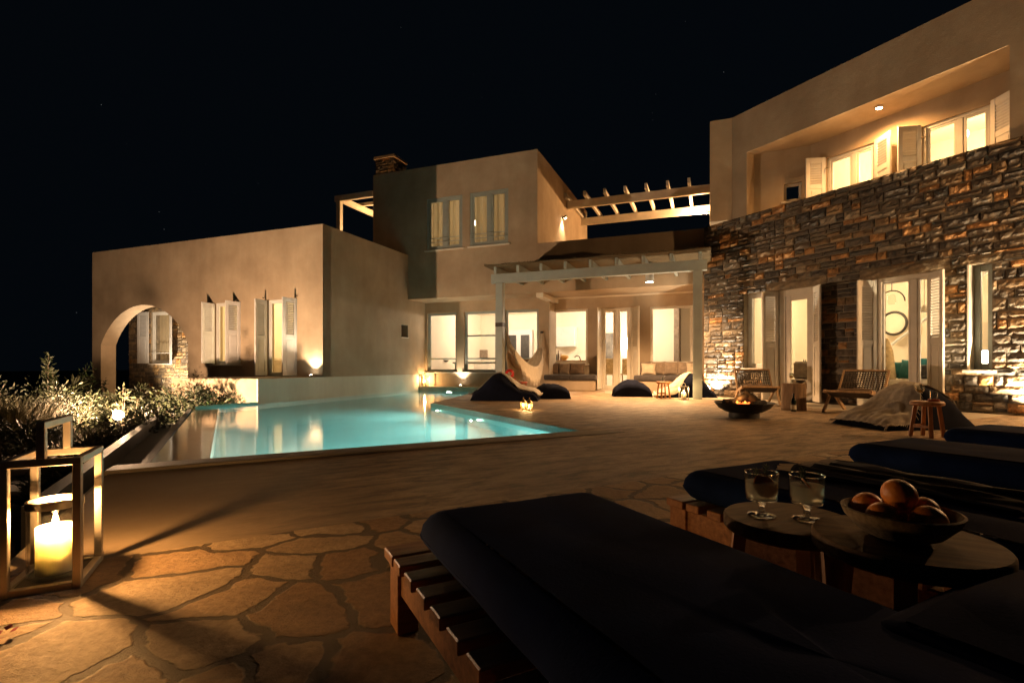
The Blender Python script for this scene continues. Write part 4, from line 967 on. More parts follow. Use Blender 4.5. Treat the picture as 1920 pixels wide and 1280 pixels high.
for b_ in (0., 1.):
    def val(a, d, b_=b_):
        p = ham(.06 + .88 * a, b_); return p + Vector((0, 0, -.38 * d * math.sin(math.pi * (.06 + .88 * a)) ** .5 * (1 + .22 * abs(math.sin(a * 31))))) + side * ((b_ - .5) * .05 * d)
    mb.grid(val, 90, 7)
    for k in range(60):
        p = val(k / 59, 1.); mb.tube([p, p + Vector((random.uniform(-.01, .01), 0, -.09))], [.006, .003], 4, cap=False)
mb.build('fringe', 'hammock_cloth', hc, mods=[SOL(.006)])
MB().lathe([(0, -.03), (.05, -.03), (.05, .03), (0, .03)], 12, B_ + Vector((0, 0, 0))).build('wall_hook', 'dark_metal', hc)

# ============================================================ STOOLS
def stool(label, loc, h, r, m='stool_wood', rz=0., group=None, nleg=4, rail=True):
    t = thing('stool', label, 'stool', loc, rz, group)
    MB().lathe([(0, h), (r - .012, h), (r, h - .012), (r, h - .035), (r - .012, h - .045), (0, h - .045)], 28).build('seat', m, t)
    for k in range(nleg):
        a = 2 * math.pi * (k + .5) / nleg; c, s = math.cos(a), math.sin(a)
        MB().bar((c * r * .95, s * r * .95, 0), (c * r * .66, s * r * .66, h - .04), .032, .032, up=Vector((c, s, .01))).build('leg', m, t)
    if rail:
        for k in (0, 1):
            a = 2 * math.pi * (k + .5) / nleg; c, s = math.cos(a) * r * .86, math.sin(a) * r * .86
            b = 2 * math.pi * (k + 1.5) / nleg; c2, s2 = math.cos(b) * r * .86, math.sin(b) * r * .86
            MB().bar((c, s, h * .30), (c2, s2, h * .30), .018, .026).build('rail', m, t)
    return t
p = P(1244, 746, 11.4); S1p = (p.x, p.y, 0); stool('small round wooden stool in front of the right-hand bench', S1p, .375, .155, rz=.2)
p = P(1738, 0, 5.22); S2p = (p.x, p.y, 0); stool('round wooden stool by the throw-covered bean bag carrying a wine glass', S2p, .362, .145, rz=.35)
p = P(955, 0, 13.3); S3p = (p.x, p.y, 0); stool('low dark red stool behind the large bean bag near the hammock', S3p, .40, .17, 'terracotta_red', .3)
p = P(979, 0, 13.1); stool('lower dark red stool right beneath the hammock fringe', (p.x, p.y, 0), .32, .14, 'terracotta_red', .9)

# ============================================================ LANTERNS AND CANDLES
def candle_parts(t, c, r, h, power=0, n=24, light=True, fl=.045):
    c = Vector(c); mb = MB()
    mb.lathe([(0, 0), (r, 0), (r, h - .004), (r * .93, h), (r * .55, h - .006), (.004, h - .010)], n, c)
    cd = mb.build('candle', 'wax', t)
    MB().tube([c + Vector((0, 0, h - .012)), c + Vector((.002, 0, h + .012))], .0022, 6).build('wick', 'dark_iron', cd)
    f = MB(); f.lathe([(0, h + .002), (fl * .17, h + fl * .22), (fl * .2, h + fl * .4), (fl * .12, h + fl * .72), (0, h + fl * 1.15)], 14, c); f.build('flame', 'flame', cd)
    if light and power: lamp('POINT', c + Vector((0, 0, h + fl * 1.3)), power, (1, .50, .17), .012, name='candle_light')
# large lantern in the foreground
FLl, FRl, BRl = Vector((-1.565, 1.578, 0)), Vector((-1.384, 1.669, 0)), Vector((-1.536, 1.90, 0)); BLl = FLl + BRl - FRl
cen = (FLl + BRl) / 2; ex = (FRl - FLl).normalized(); ey = (BRl - FRl).normalized(); lx = (FRl - FLl).length / 2; ly = (BRl - FRl).length / 2
ln = thing('lantern', 'large square steel-framed lantern with a pillar candle in a glass cylinder', 'lantern', cen, math.atan2(ex.y, ex.x))
LH, bs = .425, .0235
mb = MB()
for sx in (-1, 1):
    for sy in (-1, 1): mb.rbox(sx * (lx - bs / 2) - bs / 2, sx * (lx - bs / 2) + bs / 2, sy * (ly - bs / 2) - bs / 2, sy * (ly - bs / 2) + bs / 2, .0, LH - bs, .002)
for z0 in (0, LH - bs):
    dz = .001 if z0 == 0 else 0
    for sy in (-1, 1): mb.rbox(-lx + (bs if z0 == 0 else 0), lx - (bs if z0 == 0 else 0), sy * (ly - bs / 2) - bs / 2, sy * (ly - bs / 2) + bs / 2, z0 + dz, z0 + bs, .002)
    for sx in (-1, 1): mb.rbox(sx * (lx - bs / 2) - bs / 2, sx * (lx - bs / 2) + bs / 2, -ly + bs, ly - bs, z0 + dz, z0 + bs, .002)
mb.build('frame', 'steel', ln)
mb = MB(); hb = .0115
mb.rbox(-hb, hb, -ly, -ly + 2 * hb, LH, LH + .095, .002); mb.rbox(-hb, hb, ly - 2 * hb, ly, LH, LH + .095, .002); mb.rbox(-hb, hb, -ly, ly, LH + .095, LH + .095 + 2 * hb, .002)
mb.build('handle', 'steel', ln)
MB().rbox(-lx + bs, lx - bs, -ly + bs, ly - bs, .006, .018, .002).build('base_plate', 'dark_metal', ln)
gc = MB(); rg = .074; gc.lathe([(0, .020), (rg, .020), (rg, .262), (rg - .004, .262), (rg - .004, .024), (0, .024)], 40); gy = gc.build('glass_cylinder', 'lantern_glass', ln)
MB().lathe([(rg + .001, .246), (rg + .003, .246), (rg + .003, .270), (rg - .005, .270), (rg - .005, .262)], 40).build('rim', 'steel', gy)
candle_parts(ln, (0, 0, .026), .052, .155, 0, 32)
lamp('POINT', cen + Vector((0, 0, .026 + .155 + .035)), 24, (1, .48, .15), .012, name='candle_light')
# small frame lanterns
def frame_lantern(label, loc, s, h, power, rz=0., m='brass', candle_r=.03, candle_h=.1):
    t = thing('lantern', label, 'lantern', loc, rz); q = s / 2; b_ = s * .07; mb = MB()
    for sx in (-1, 1):
        for sy in (-1, 1): mb.box(sx * (q - b_ / 2) - b_ / 2, sx * (q - b_ / 2) + b_ / 2, sy * (q - b_ / 2) - b_ / 2, sy * (q - b_ / 2) + b_ / 2, 0, h)
    for z0 in (0, h - b_):
        for sg in (-1, 1): mb.box(-q + b_, q - b_, sg * (q - b_ / 2) - b_ / 2, sg * (q - b_ / 2) + b_ / 2, z0 + .001, z0 + b_ - .001); mb.box(sg * (q - b_ / 2) - b_ / 2, sg * (q - b_ / 2) + b_ / 2, -q + b_, q - b_, z0 + .001, z0 + b_ - .001)
    mb.build('frame', m, t)
    gm = MB()
    for a in range(4):
        ca, sa = math.cos(a * math.pi / 2), math.sin(a * math.pi / 2); r_ = lambda x, y, z: Vector((ca * x - sa * y, sa * x + ca * y, z))
        gm.quad(r_(-q + b_, q - b_ * .5, b_), r_(q - b_, q - b_ * .5, b_), r_(q - b_, q - b_ * .5, h - b_), r_(-q + b_, q - b_ * .5, h - b_))
    gm.build('glass', 'lantern_glass', t)
    MB().box(-q + b_, q - b_, -q + b_, q - b_, .004, .012).build('base_plate', 'dark_metal', t)
    hn = MB(); hn.tube([(-q * .6, 0, h), (-q * .5, 0, h + s * .35), (0, 0, h + s * .5), (q * .5, 0, h + s * .35), (q * .6, 0, h)], s * .03, 6); hn.build('handle', m, t)
    candle_parts(t, (0, 0, .012), candle_r, candle_h, 0, 14, fl=.05)
    lamp('POINT', Vector(loc) + Vector((0, 0, candle_h + .085)), power, (1, .58, .24), .02, name='candle_light'); return t
p = P(1282, 0, 10.95); frame_lantern('glass lantern with a lit candle on the floor in front of the cream blanket', (p.x, p.y, 0), .15, .29, 5, .3, 'steel', .05, .14)
p = FB(FB.U(796, 4.55), 4.56, .06); frame_lantern('boxy candle lantern on the pool ledge in the house corner', (p.x, p.y, p.z), .24, .36, 14, FB.rz(), 'cream_paint', .05, .14)
def moroccan(label, px, Y):
    p = P(px, 0, Y); t = thing('candle_lantern', label, 'lantern', (p.x, p.y, 0), group='little pierced lanterns at the pool corner')
    mb = MB(); n = 8; r = .045
    for k in range(n):
        a = 2 * math.pi * k / n; mb.tube([(r * math.cos(a), r * math.sin(a), .012), (r * math.cos(a), r * math.sin(a), .125)], .0045, 5)
    for z in (.012, .045, .09, .125): mb.lathe([(r - .004, z - .004), (r + .004, z - .004), (r + .004, z + .004), (r - .004, z + .004), (r - .004, z - .004)], 20)
    mb.build('cage', 'brass', t)
    MB().lathe([(r + .010, 0), (r + .010, .01), (0, .01)], 20).build('foot', 'brass', t)
    MB().lathe([(r + .012, .127), (r * .8, .150), (r * .5, .165), (r * .22, .18), (.006, .19), (.010, .20), (0, .208)], 20).build('dome', 'brass', t)
    MB().lathe([(r - .008, .012), (r - .008, .124)], 20).build('glass', 'lantern_glass', t)
    candle_parts(t, (0, 0, .012), .024, .035, 0, 14, fl=.05)
    lamp('POINT', Vector((p.x, p.y, .085)), 2.6, (1, .55, .2), .02, name='candle_light')
moroccan('left one of two small pierced brass lanterns at the pool corner', 981.5, 8.45)
moroccan('right one of two small pierced brass lanterns at the pool corner', 992.5, 8.30)

# ============================================================ FIRE BOWL
p = P(1395, 0, 7.15); fp = (p.x, p.y, 0)
fb = thing('fire_bowl', 'wide black steel fire bowl burning on the patio', 'fire bowl', fp)
prof = [(0, .055), (.12, .058), (.24, .085), (.33, .135), (.385, .205), (.395, .212), (.392, .218), (.378, .212), (.32, .150), (.22, .105), (.1, .08), (0, .078)]
MB().lathe(prof, 48).build('bowl', 'black_steel', fb)
MB().lathe([(.20, 0), (.20, .075), (.19, .078), (.19, 0)], 32).build('foot', 'black_steel', fb)
mb = MB(); mb.grid(lambda a, b: Vector((.30 * b * math.cos(6.2832 * a), .30 * b * math.sin(6.2832 * a), .165 + .03 * noise.noise(Vector((a * 9, b * 6, 0))))), 36, 12, close_u=True); mb.build('ash_bed', 'ash', fb)
rr = random.Random(4)
def log(label, a, b, r, seed):
    a, b = Vector(a) + Vector(fp), Vector(b) + Vector(fp); mb = MB(); n = 7
    pts = [a.lerp(b, i / n) + Vector((0, 0, .01 * noise.noise(Vector((i * .7, seed, 0))))) for i in range(n + 1)]
    mb.tube(pts, [r * (1 + .25 * noise.noise(Vector((i * .9, seed * 3, 1)))) for i in range(n + 1)], 9)
    o = mb.build('log', 'ash', loc=a.lerp(b, .5)); tag(o, label, 'firewood', 'logs burning in the fire bowl'); return o
log('charred log propped up steeply at the right in the fire bowl', (.20, -.04, .20), (.03, .05, .36), .05, 1)
log('charred log lying flat across the back of the fire bowl', (-.24, .10, .205), (.22, .14, .215), .05, 2)
log('charred log leaning up from the left in the fire bowl', (-.20, -.05, .205), (.05, .03, .31), .045, 3)
log('short charred log at the front of the fire bowl', (.02, -.20, .20), (.24, -.10, .215), .04, 4)
mb = MB()
for i in range(60):
    a = rr.uniform(0, 6.28); r = rr.uniform(0, .24); mb.ball((r * math.cos(a), r * math.sin(a), .185 + rr.uniform(-.01, .02)), rr.uniform(.008, .022), 6, 5, (1, 1, .6))
tag(mb.build('embers', 'ember', fb), kind='stuff')
mb = MB()
for (x, y, h) in ((-.13, -.08, .05), (-.08, -.02, .07), (-.03, -.10, .045)):
    mb.lathe([(.004, 0), (.022, .02), (.018, h * .5), (.006, h * .85), (0, h)], 8, (x, y, .20))
mb.build('flames', 'fire_flame', fb)
lamp('POINT', Vector(fp) + Vector((-.08, -.06, .285)), 2.2, (1, .36, .08), .06, name='fire_light')

# ============================================================ ROPE LOUNGE CHAIRS
def lounge_chair(label, loc, rz, group):
    t = thing('lounge_chair', label, 'chair', loc, rz, group); hw = .31
    m = 'pale_wood'
    for s in (-1, 1):
        x = s * hw
        fr_ = MB(); fr_.bar((x, -.40, .335), (x, .20, .225), .030, .052); fr_.build('seat_rail', m, t)
        lg = MB(); lg.bar((x * 1.02, -.42, 0), (x * 1.0, -.14, .30), .030, .048, up=Vector((0, 1, .3))); lg.build('leg', m, t)
        lb = MB(); lb.bar((x * 1.02, .46, 0), (x * 1.0, .02, .262), .030, .052, up=Vector((0, 1, .3))); lb.build('leg', m, t)
        bk_ = MB(); bk_.bar((x, .12, .235), (x, .42, .645), .026, .040, up=Vector((0, 1, 0))); bk_.build('back_post', m, t)
    st = MB(); st.tube([(-hw, -.40, .335), (hw, -.40, .335)], .016, 8); st.build('front_bar', m, t)
    st = MB(); st.tube([(-hw, .42, .645), (hw, .42, .645)], .018, 8); st.build('top_bar', m, t)
    st = MB(); st.tube([(-hw, .20, .225), (hw, .20, .225)], .016, 8); st.build('rear_bar', m, t)
    sg = MB()
    def seat(a, b):
        y = -.40 + .60 * b; z = .335 - .11 * b - .045 * math.sin(math.pi * b) + .008; return Vector(((a * 2 - 1) * (hw - .01), y, z))
    for k in range(25): sg.tube([seat(k / 24, j / 6) for j in range(7)], .0085, 5, cap=False)
    for k in range(17): sg.tube([seat(0, (k + .5) / 17), seat(1, (k + .5) / 17)], .0085, 5, cap=False)
    sg.build('woven_seat', 'rope', t)
    wb = MB()
    def back(a, b): return Vector(((a * 2 - 1) * (hw - .01), .145 + .275 * b, .262 + .383 * b))
    for k in range(17): wb.tube([back(k / 16, 0), back(k / 16, 1)], .0085, 5, cap=False)
    for k in range(13): wb.tube([back(0, (k + .3) / 13), back(1, (k + .3) / 13)], .0075, 5, cap=False)
    wb.build('woven_back', 'rope', t)
    return t
p = P(1418, 0, 9.75); GC = 'woven rope lounge chairs by the fire'
c1 = (p.x, p.y, 0); r1 = R(-14)
ch0 = lounge_chair('rope lounge chair left of the log table, facing the fire bowl', c1, r1, GC)
p = P(1606, 0, 7.95); c2 = (p.x, p.y, 0); r2 = R(-52)
dup(ch0, c2, r2, 'rope lounge chair right of the log table, turned to the left')
def chair_cushion(label, c, rz, m):
    mb = slab_cushion(MB(), -.23, .23, -.12, .16, 0, .10, None, .04, 10, 6, .02, 3); o = mb.build('cushion', m)
    o.location = Vector(c) + Matrix.Rotation(rz, 3, 'Z') @ Vector((0, -.02, .262)); o.rotation_euler = Euler((R(-8), 0, rz), 'XYZ'); tag(o, label, 'cushion', 'flat cushions on the rope chairs')
chair_cushion('flat brown cushion on the rope chair left of the log table', c1, r1, 'brown_fabric')
chair_cushion('flat striped brown cushion on the rope chair right of the log table', c2, r2, 'brown_fabric')

# ============================================================ LOG TABLE, BOTTLE, GLASSES
p = P(1490, 0, 8.4); LTp = Vector((p.x, p.y, 0))
mb = MB()
mb.grid(lambda a, b: Vector(((.185 + .012 * math.sin(a * 18.85) + .012 * noise.noise(Vector((math.cos(a * 6.28) * 1.5, math.sin(a * 6.28) * 1.5, b)))) * math.cos(a * 6.2832), (.185 + .012 * math.sin(a * 18.85) + .01 * noise.noise(Vector((math.cos(a * 6.28) * 2, math.sin(a * 6.28) * 2, b)))) * math.sin(a * 6.2832), b * .435)), 40, 8, close_u=True)
mb.grid(lambda a, b: Vector(((.185 + .012 * math.sin(a * 18.85)) * b * math.cos(a * 6.2832), (.185 + .012 * math.sin(a * 18.85)) * b * math.sin(a * 6.2832), .436 + .006 * (1 - b))), 40, 4, close_u=True)
o = mb.build('log_table', 'log_wood'); o.location = LTp; tag(o, 'tree-stump side table between the two rope chairs', 'side table')
def wine_glass(label, loc, h=.19, r=.036, liq=True, fill=.45, m='wine'):
    t = thing('wine_glass', label, 'glass', loc)
    sh = h * .45; pr = [(.030, 0), (.030, .002), (.005, .006), (.004, sh), (r * .6, sh + .012), (r, sh + (h - sh) * .45), (r * .86, h), (r * .83, h), (r * .96, sh + (h - sh) * .45), (r * .55, sh + .016), (0, sh + .008)]
    MB().lathe(pr, 20).build('glass', 'tumbler', t)
    if liq:
        z1 = sh + (h - sh) * fill; MB().lathe([(0, sh + .012), (r * .55, sh + .018), (r * .92, z1), (0, z1)], 18).build('wine', m, t)
    return t
wine_glass('wine glass at the left edge of the tree-stump table', LTp + Vector((-.09, -.06, .438)), .17); wine_glass('wine glass just behind the bowl on the tree-stump table', LTp + Vector((-.04, .03, .438)), .17)
o = MB().lathe([(0, .0), (.03, .0), (.075, .045), (.080, .05), (.072, .05), (.03, .012), (0, .010)], 24).build('small_bowl', 'dark_iron'); o.location = LTp + Vector((.07, -.04, .439)); tag(o, 'small dark bowl on the tree-stump table', 'bowl')
p = P(1488, 0, 8.10); bt = thing('wine_bottle', 'dark wine bottle on the floor in front of the tree-stump table', 'bottle', (p.x, p.y, 0))
MB().lathe([(0, 0), (.036, 0), (.039, .006), (.039, .16), (.034, .19), (.016, .215), (.0135, .225), (.0135, .275), (.016, .277), (.016, .287), (0, .287)], 24).build('bottle', 'bottle_glass', bt)
MB().lathe([(.0395, .035), (.0395, .105)], 24).build('label', 'label_paper', bt)
wine_glass('white wine glass on the stool beside the grey throw', Vector(S2p) + Vector((-.05, .03, .362)), .165, .040)
t = thing('candle_glass', 'clear glass tumbler in a red dish on the stool beside the grey throw', 'candle holder', Vector(S2p) + Vector((.045, -.03, .362)))
MB().lathe([(0, 0), (.045, 0), (.050, .022), (.046, .024), (.042, .006), (0, .005)], 22).build('dish', 'terracotta_red', t)
MB().lathe([(0, .008), (.032, .008), (.034, .105), (.0315, .105), (.029, .012), (0, .012)], 22).build('glass', 'tumbler', t)
o = MB().lathe([(0, 0), (.03, 0), (.033, .10), (.031, .10), (.028, .006), (0, .006)], 18).build('tumbler', 'tumbler'); o.location = Vector(S1p) + Vector((-.02, 0, .376)); tag(o, 'small clear tumbler on the stool in front of the right-hand bench', 'glass')
hz = Vector(S3p) + Vector((.01, -.02, .401)); t = thing('candle_holder', 'round red candle holder on the dark red stool', 'candle holder', hz)
mb = MB(); mb.grid(lambda a, b: Vector(((.085 + .035 * math.cos(6.2832 * b)) * math.cos(6.2832 * a), .035 * math.sin(6.2832 * b), .12 + (.085 + .035 * math.cos(6.2832 * b)) * math.sin(6.2832 * a))), 24, 10, close_u=True); mb.build('ring', 'red_lacquer', t)

# ============================================================ SUNBEDS
GS = 'low slatted sunbeds with navy mattresses'
def sunbed(label, loc, rz, mrot=0., moff=(0, 0)):
    t = thing('sunbed', label, 'sunbed', loc, rz, GS); L, Wd, h = 1.95, .60, .215; m = 'teak'
    # local: x across from the left side, -y towards the head end
    for x in (.0, Wd - .035):
        MB().rbox(x + .012, x + .047 - .012, -L, -.004, .105, .183, .003).build('side_rail', m, t)
    for (x, y) in ((.0, -.075), (Wd - .06, -.075), (.0, -L + .02), (Wd - .06, -L + .02)):
        MB().rbox(x + .004, x + .062, y - .012, y + .07, 0, .183, .003).build('leg', m, t)
    n = 20
    for k in range(n):
        y = -.002 - (L - .07) * k / (n - 1); wd = .085 if k == 0 else .062; MB().rbox(-.012, Wd + .012, y - wd, y, .186, h, .003).build('slat', m, t)
    mb = slab_cushion(MB(), .05, .615, -1.98, -.045, h + .002, h + .112, None, .060, 8, 26, .016, 2)
    # buttoned dimples
    for v in mb.v:
        if v.z > h + .06:
            for (bx, by) in ((.33, -.42), (.33, -.95), (.33, -1.5)):
                d = math.hypot(v.x - bx, (v.y - by)); v.z -= .014 * math.exp(-(d / .06) ** 2)
    mt = mb.build('mattress', 'navy', t)
    pp = MB()
    for zz in (h + .050,):
        x0, x1, y0, y1, rr2 = .036, .629, -1.994, -.031, .064; path = []
        for (cx, cy, a0) in ((x1 - rr2, y1 - rr2, 0), (x0 + rr2, y1 - rr2, 90), (x0 + rr2, y0 + rr2, 180), (x1 - rr2, y0 + rr2, 270)):
            for k in range(6): a = R(a0 + 18 * k); path.append((cx + (rr2 - .008) * math.cos(a), cy + (rr2 - .008) * math.sin(a), zz + .003 * math.sin(k * 2 + a0)))
        path.append(path[0]); pp.tube(path, .0045, 6, cap=False)
    pp.build('piping', 'navy', mt)
    mt = mt; mt.location = (moff[0], moff[1], 0); mt.rotation_euler = (0, 0, mrot)
    return t
b0 = G(728, 1166); zc = FD.rz()
bedA = sunbed('navy sunbed nearest the viewer, its slatted teak frame showing at the left', (b0.x, b0.y, 0), R(27.6), R(-1.5), (.02, -.02))
def bed_at(px, py): p = G(px, py, .32); return (p.x - .02, p.y, 0)
bedB = dup(bedA, (.605, 1.985, 0), R(26.5), 'navy sunbed behind the two round tables, a striped towel on it')
bedC = dup(bedA, (1.68, 2.66, 0), R(27.0), 'navy sunbed third from the left, in front of the wine-glass stool')
bedD = dup(bedA, (2.71, 3.30, 0), R(27.4), 'navy sunbed farthest right, cut by the edge of the view')
for bd, ang in ((bedB, R(.5)), (bedC, R(0)), (bedD, R(0))):
    for ch in bd.children:
        if ch.name.startswith('mattress'): ch.rotation_euler = (0, 0, ang); ch.location = (-.035, .0, 0)
# corner of a cushion at the bottom right: headrest bolster of the nearest bed
Rm = Matrix.Rotation(R(27.6), 3, 'Z')
mb = slab_cushion(MB(), -.25, .25, -.14, .14, 0, .13, None, .05, 10, 6, .02, 9); o = mb.build('headrest_cushion', 'navy'); hp = P(1860, 1262, .80); o.location = (hp.x + .05, hp.y - .04, .215); o.rotation_euler = (0, 0, R(27)); tag(o, 'corner of a navy cushion at the lower right edge', 'cushion')
st = MB(); st.rbox(-.2, .2, -.12, .12, 0, .213, .01); o2 = st.build('footstool', 'teak'); o2.location = (o.location.x, o.location.y, 0); o2.rotation_euler = (0, 0, R(27)); tag(o2, 'low teak stool under the navy cushion at the lower right edge', 'stool')

# ============================================================ ROUND TABLES, GLASSES, FRUIT
def round_table(label, loc, h, r, rz, th=.036):
    t = thing('round_table', label, 'side table', loc, rz, 'nested round wooden tables')
    MB().lathe([(0, h), (r - .004, h), (r, h - .005), (r, h - th + .006), (r - .006, h - th), (0, h - th)], 48).build('tabletop', 'table_wood', t)
    for k in range(3):
        a = 2 * math.pi * k / 3 + .4; c, s = math.cos(a), math.sin(a)
        MB().bar((c * r * .93, s * r * .93, 0), (c * r * .74, s * r * .74, h - th + .001), .036, .030, up=Vector((c, s, .01))).build('leg', 'stool_wood', t)
T1 = Vector((.825, 1.075, 0)); T2 = Vector((.715, 1.325, 0))
round_table('taller round wooden table carrying the fruit bowl', T1, .360, .170, R(-30))
round_table('lower round wooden table carrying two tumblers', T2, .330, .155, R(20))
def cocktail(label, loc, rz, slice_tilt, bits):
    t = thing('cocktail_glass', label, 'glass', loc, rz)
    MB().lathe([(0, 0), (.033, 0), (.034, .002), (.030, .005), (.010, .009), (.0075, .016), (.0075, .026), (.012, .033), (0, .034)], 28).build('stem', 'stem_glass', t)
    pr = [(.004, .0345), (.022, .036), (.036, .042), (.040, .060), (.0415, .112), (.0393, .112), (.038, .060), (.034, .0455), (0, .040)]
    MB().lathe(pr, 32).build('bowl', 'tumbler', t)
    MB().lathe([(0, .0415), (.033, .047), (.0372, .061), (.0385, .088), (0, .088)], 28).build('drink', 'liquid', t)
    MB().lathe([(.0393, .1115), (.0395, .1135), (.0412, .1138), (.0416, .1122)], 32).build('rim', 'stem_glass', t)
    mb = MB(); mb.lathe([(0, -.002), (.028, -.002), (.030, 0), (.028, .002), (0, .002)], 20)
    o = mb.build('citrus_slice', 'citrus', t); o.location = (.004, -.006, .080); o.rotation_euler = slice_tilt
    hm_ = MB(); rr = random.Random(bits)
    for k in range(2):
        b = Vector((.008 * k, .01, .075)); d = Vector((rr.uniform(-.2, .35), rr.uniform(0, .3), 1)).normalized(); L = .042 + .012 * k
        hm_.tube([b, b + d * L], .0012, 5)
        for i in range(26):
            q = b + d * L * (.25 + .75 * i / 26); a = i * 2.4; e = Vector((math.cos(a), math.sin(a), .7)) * .010; hm_.tube([q, q + e], [.0012, .0005], 4, cap=False)
    hm_.build('herb_sprig', 'herb', t)
g1 = P(1428, 0, 1.335); g2 = P(1513, 0, 1.30)
cocktail('left stemmed tumbler with a citrus slice and rosemary on the lower round table', (g1.x, g1.y, .331), 0, Euler((R(68), 0, R(10))), 1)
cocktail('right stemmed tumbler with a thin slanting peel and rosemary on the lower round table', (g2.x, g2.y, .331), .5, Euler((R(35), R(40), 0)), 2)
bp_ = Vector((T1.x - .01, T1.y + .0, .3605)); KS = .86
o = MB().lathe([(r_ * KS, z_ * KS) for r_, z_ in ((0, 0), (.055, 0), (.085, .014), (.116, .048), (.124, .068), (.118, .070), (.108, .050), (.078, .020), (.05, .010), (0, .010))], 48).build('fruit_bowl', 'bowl_ceramic'); o.location = bp_; tag(o, 'speckled ceramic fruit bowl on the taller round table', 'bowl')
GO = 'oranges heaped in the fruit bowl'
def orange(label, x, y, z, r, sd):
    mb = MB()
    def fn(a, b):
        th, ph = math.pi * b, 6.2832 * a; k = r * (1 + .02 * noise.noise(Vector((math.cos(ph) * 1.3, math.sin(ph) * 1.3, b * 3 + sd)))); zz = math.cos(th) * .95; zz -= .10 * math.exp(-(th / .22) ** 2)
        return Vector((k * math.sin(th) * math.cos(ph), k * math.sin(th) * math.sin(ph), k * zz))
    mb.grid(fn, 28, 18, close_u=True); o = mb.build('orange', 'orange_peel'); o.location = bp_ + Vector((x, y, z)); o.rotation_euler = (sd * .6, sd * .4, sd); tag(o, label, 'orange', GO)
def lc(a, b): return (a * .80 + b * .60, -a * .60 + b * .80)     # a: to the right in view, b: away
for (lb, a, b, z, r, sd) in (('topmost orange on the heap in the fruit bowl', -.002, .005, .108, .0385, 1), ('orange at the left of the fruit bowl', -.066, .020, .066, .035, 2), ('orange at the front left of the fruit bowl', -.034, -.046, .058, .036, 3),
                             ('orange at the front right of the fruit bowl', .052, -.040, .060, .039, 4), ('orange behind the topmost one in the fruit bowl', .046, .046, .066, .035, 5), ('orange deep at the back of the fruit bowl', -.02, .064, .056, .033, 6)):
    x, y = lc(a * KS, b * KS); orange(lb, x, y, z * KS - .004, r * KS, sd)
# striped towel on the second bed
tw = MB()
Tt = lambda u, w, z: Vector(bedB.location) + Matrix.Rotation(R(26.5), 3, 'Z') @ Vector((u, w, z))
def towel(a, b):
    u = .30 + .36 * a; w = -.30 - .62 * b; z = .335 + .010 + .016 * abs(noise.noise(Vector((a * 7, b * 2.4, 0)))) + .008 * math.sin(a * 19 + b * 2)
    if a > .86: z -= (a - .86) * .55
    return Tt(u, w, z)
tw.grid(towel, 36, 36); o = tw.build('towel', 'towel', loc=Tt(.5, -.6, .33), mods=[SOL(.006)]); tag(o, 'striped fringed towel lying on the sunbed behind the tables', 'towel')
fg = MB()
for k in range(60):
    p = towel(k / 59, 0); q = p + Matrix.Rotation(R(26.5), 3, 'Z') @ Vector((random.uniform(-.012, .012), .055, -.006)); fg.tube([p, q], [.0045, .0025], 4, cap=False)
tag(fg.build('fringe', 'beige_fabric', o), kind='stuff')
# bougainvillea petals at the left edge
t = thing('fallen_flower', 'dark pink fallen flower on the paving at the left edge', 'flower', G(4, 1196)); rr = random.Random(8)
mb = MB()
for k in range(7):
    a = k * .9; c = Vector((math.cos(a) * .014, math.sin(a) * .014, .006 + .004 * (k % 3))); d = Vector((math.cos(a), math.sin(a), .5)) * .016; s_ = Vector((-math.sin(a), math.cos(a), 0)) * .011
    mb.add([c, c + d * .6 + s_, c + d * 1.2, c + d * .6 - s_], [(0, 1, 2, 3)])
mb.build('petals', 'petal', t)

# ============================================================ INTERIOR THINGS SEEN THROUGH THE GLASS
def inter(name, label, cat, mb, m, loc, group=None): return tag(mb.build(name, m, loc=loc), label, cat, group)
u = FB.U
# dining end
t = thing('dining_table', 'grey dining table seen through the left ground-floor windows', 'table', FB(2.2, 6.2, 0), world=True)
MB().rbox(.5, 3.9, 5.8, 6.7, .80, .86, .008, FB).build('tabletop', 'grey_paint', t)
for a, c in ((.6, 5.9), (3.8, 5.9), (.6, 6.6), (3.8, 6.6)): MB().rbox(a - .04, a + .04, c - .04, c + .04, .017, .80, .004, FB).build('leg', 'grey_paint', t)
def dchair(label, a, c, rz, m='stool_wood', back=True):
    t = thing('dining_chair', label, 'chair', FB(a, c, .017), rz, 'dining chairs')
    MB().rbox(-.21, .21, -.21, .21, .42, .46, .01).build('seat', m, t)
    for x in (-.18, .18):
        for y in (-.18, .18): MB().rbox(x - .018, x + .018, y - .018, y + .018, 0, .42, .003).build('leg', m, t)
    if back: MB().rbox(-.20, .20, .18, .215, .46, .95, .012).build('backrest', m, t)
dchair('low dining stool under the left end of the grey table', FB.U(845, 5.55), 5.5, FB.rz(), back=False); dchair('low dining stool at the middle of the grey table', FB.U(893, 5.5), 5.45, FB.rz(), back=False)
inter('bowl', 'grey bowl on the dining table behind the first window', 'bowl', MB().lathe([(0, 0), (.08, 0), (.17, .07), (.16, .07), (.07, .01), (0, .01)], 20, FB(FB.U(834, 6.2), 6.2, .861)), 'dark_metal', FB(FB.U(834, 6.2), 6.2, .861))
mb = MB(); q = FB(FB.U(812, 6.2), 6.2, .861); mb.lathe([(0, 0), (.05, 0), (.06, .08), (.025, .16), (.03, .18), (0, .18)], 16, q)
for k in range(5): mb.tube([q + Vector((0, 0, .16)), q + Vector((random.uniform(-.06, .2), random.uniform(-.1, .1), .45 + .1 * random.random()))], [.006, .003], 5)
inter('vase', 'slim vase of dry twigs on the dining table', 'vase', mb, 'log_wood', q)
q = FB(FB.U(990, 6.2), 6.2, .861)
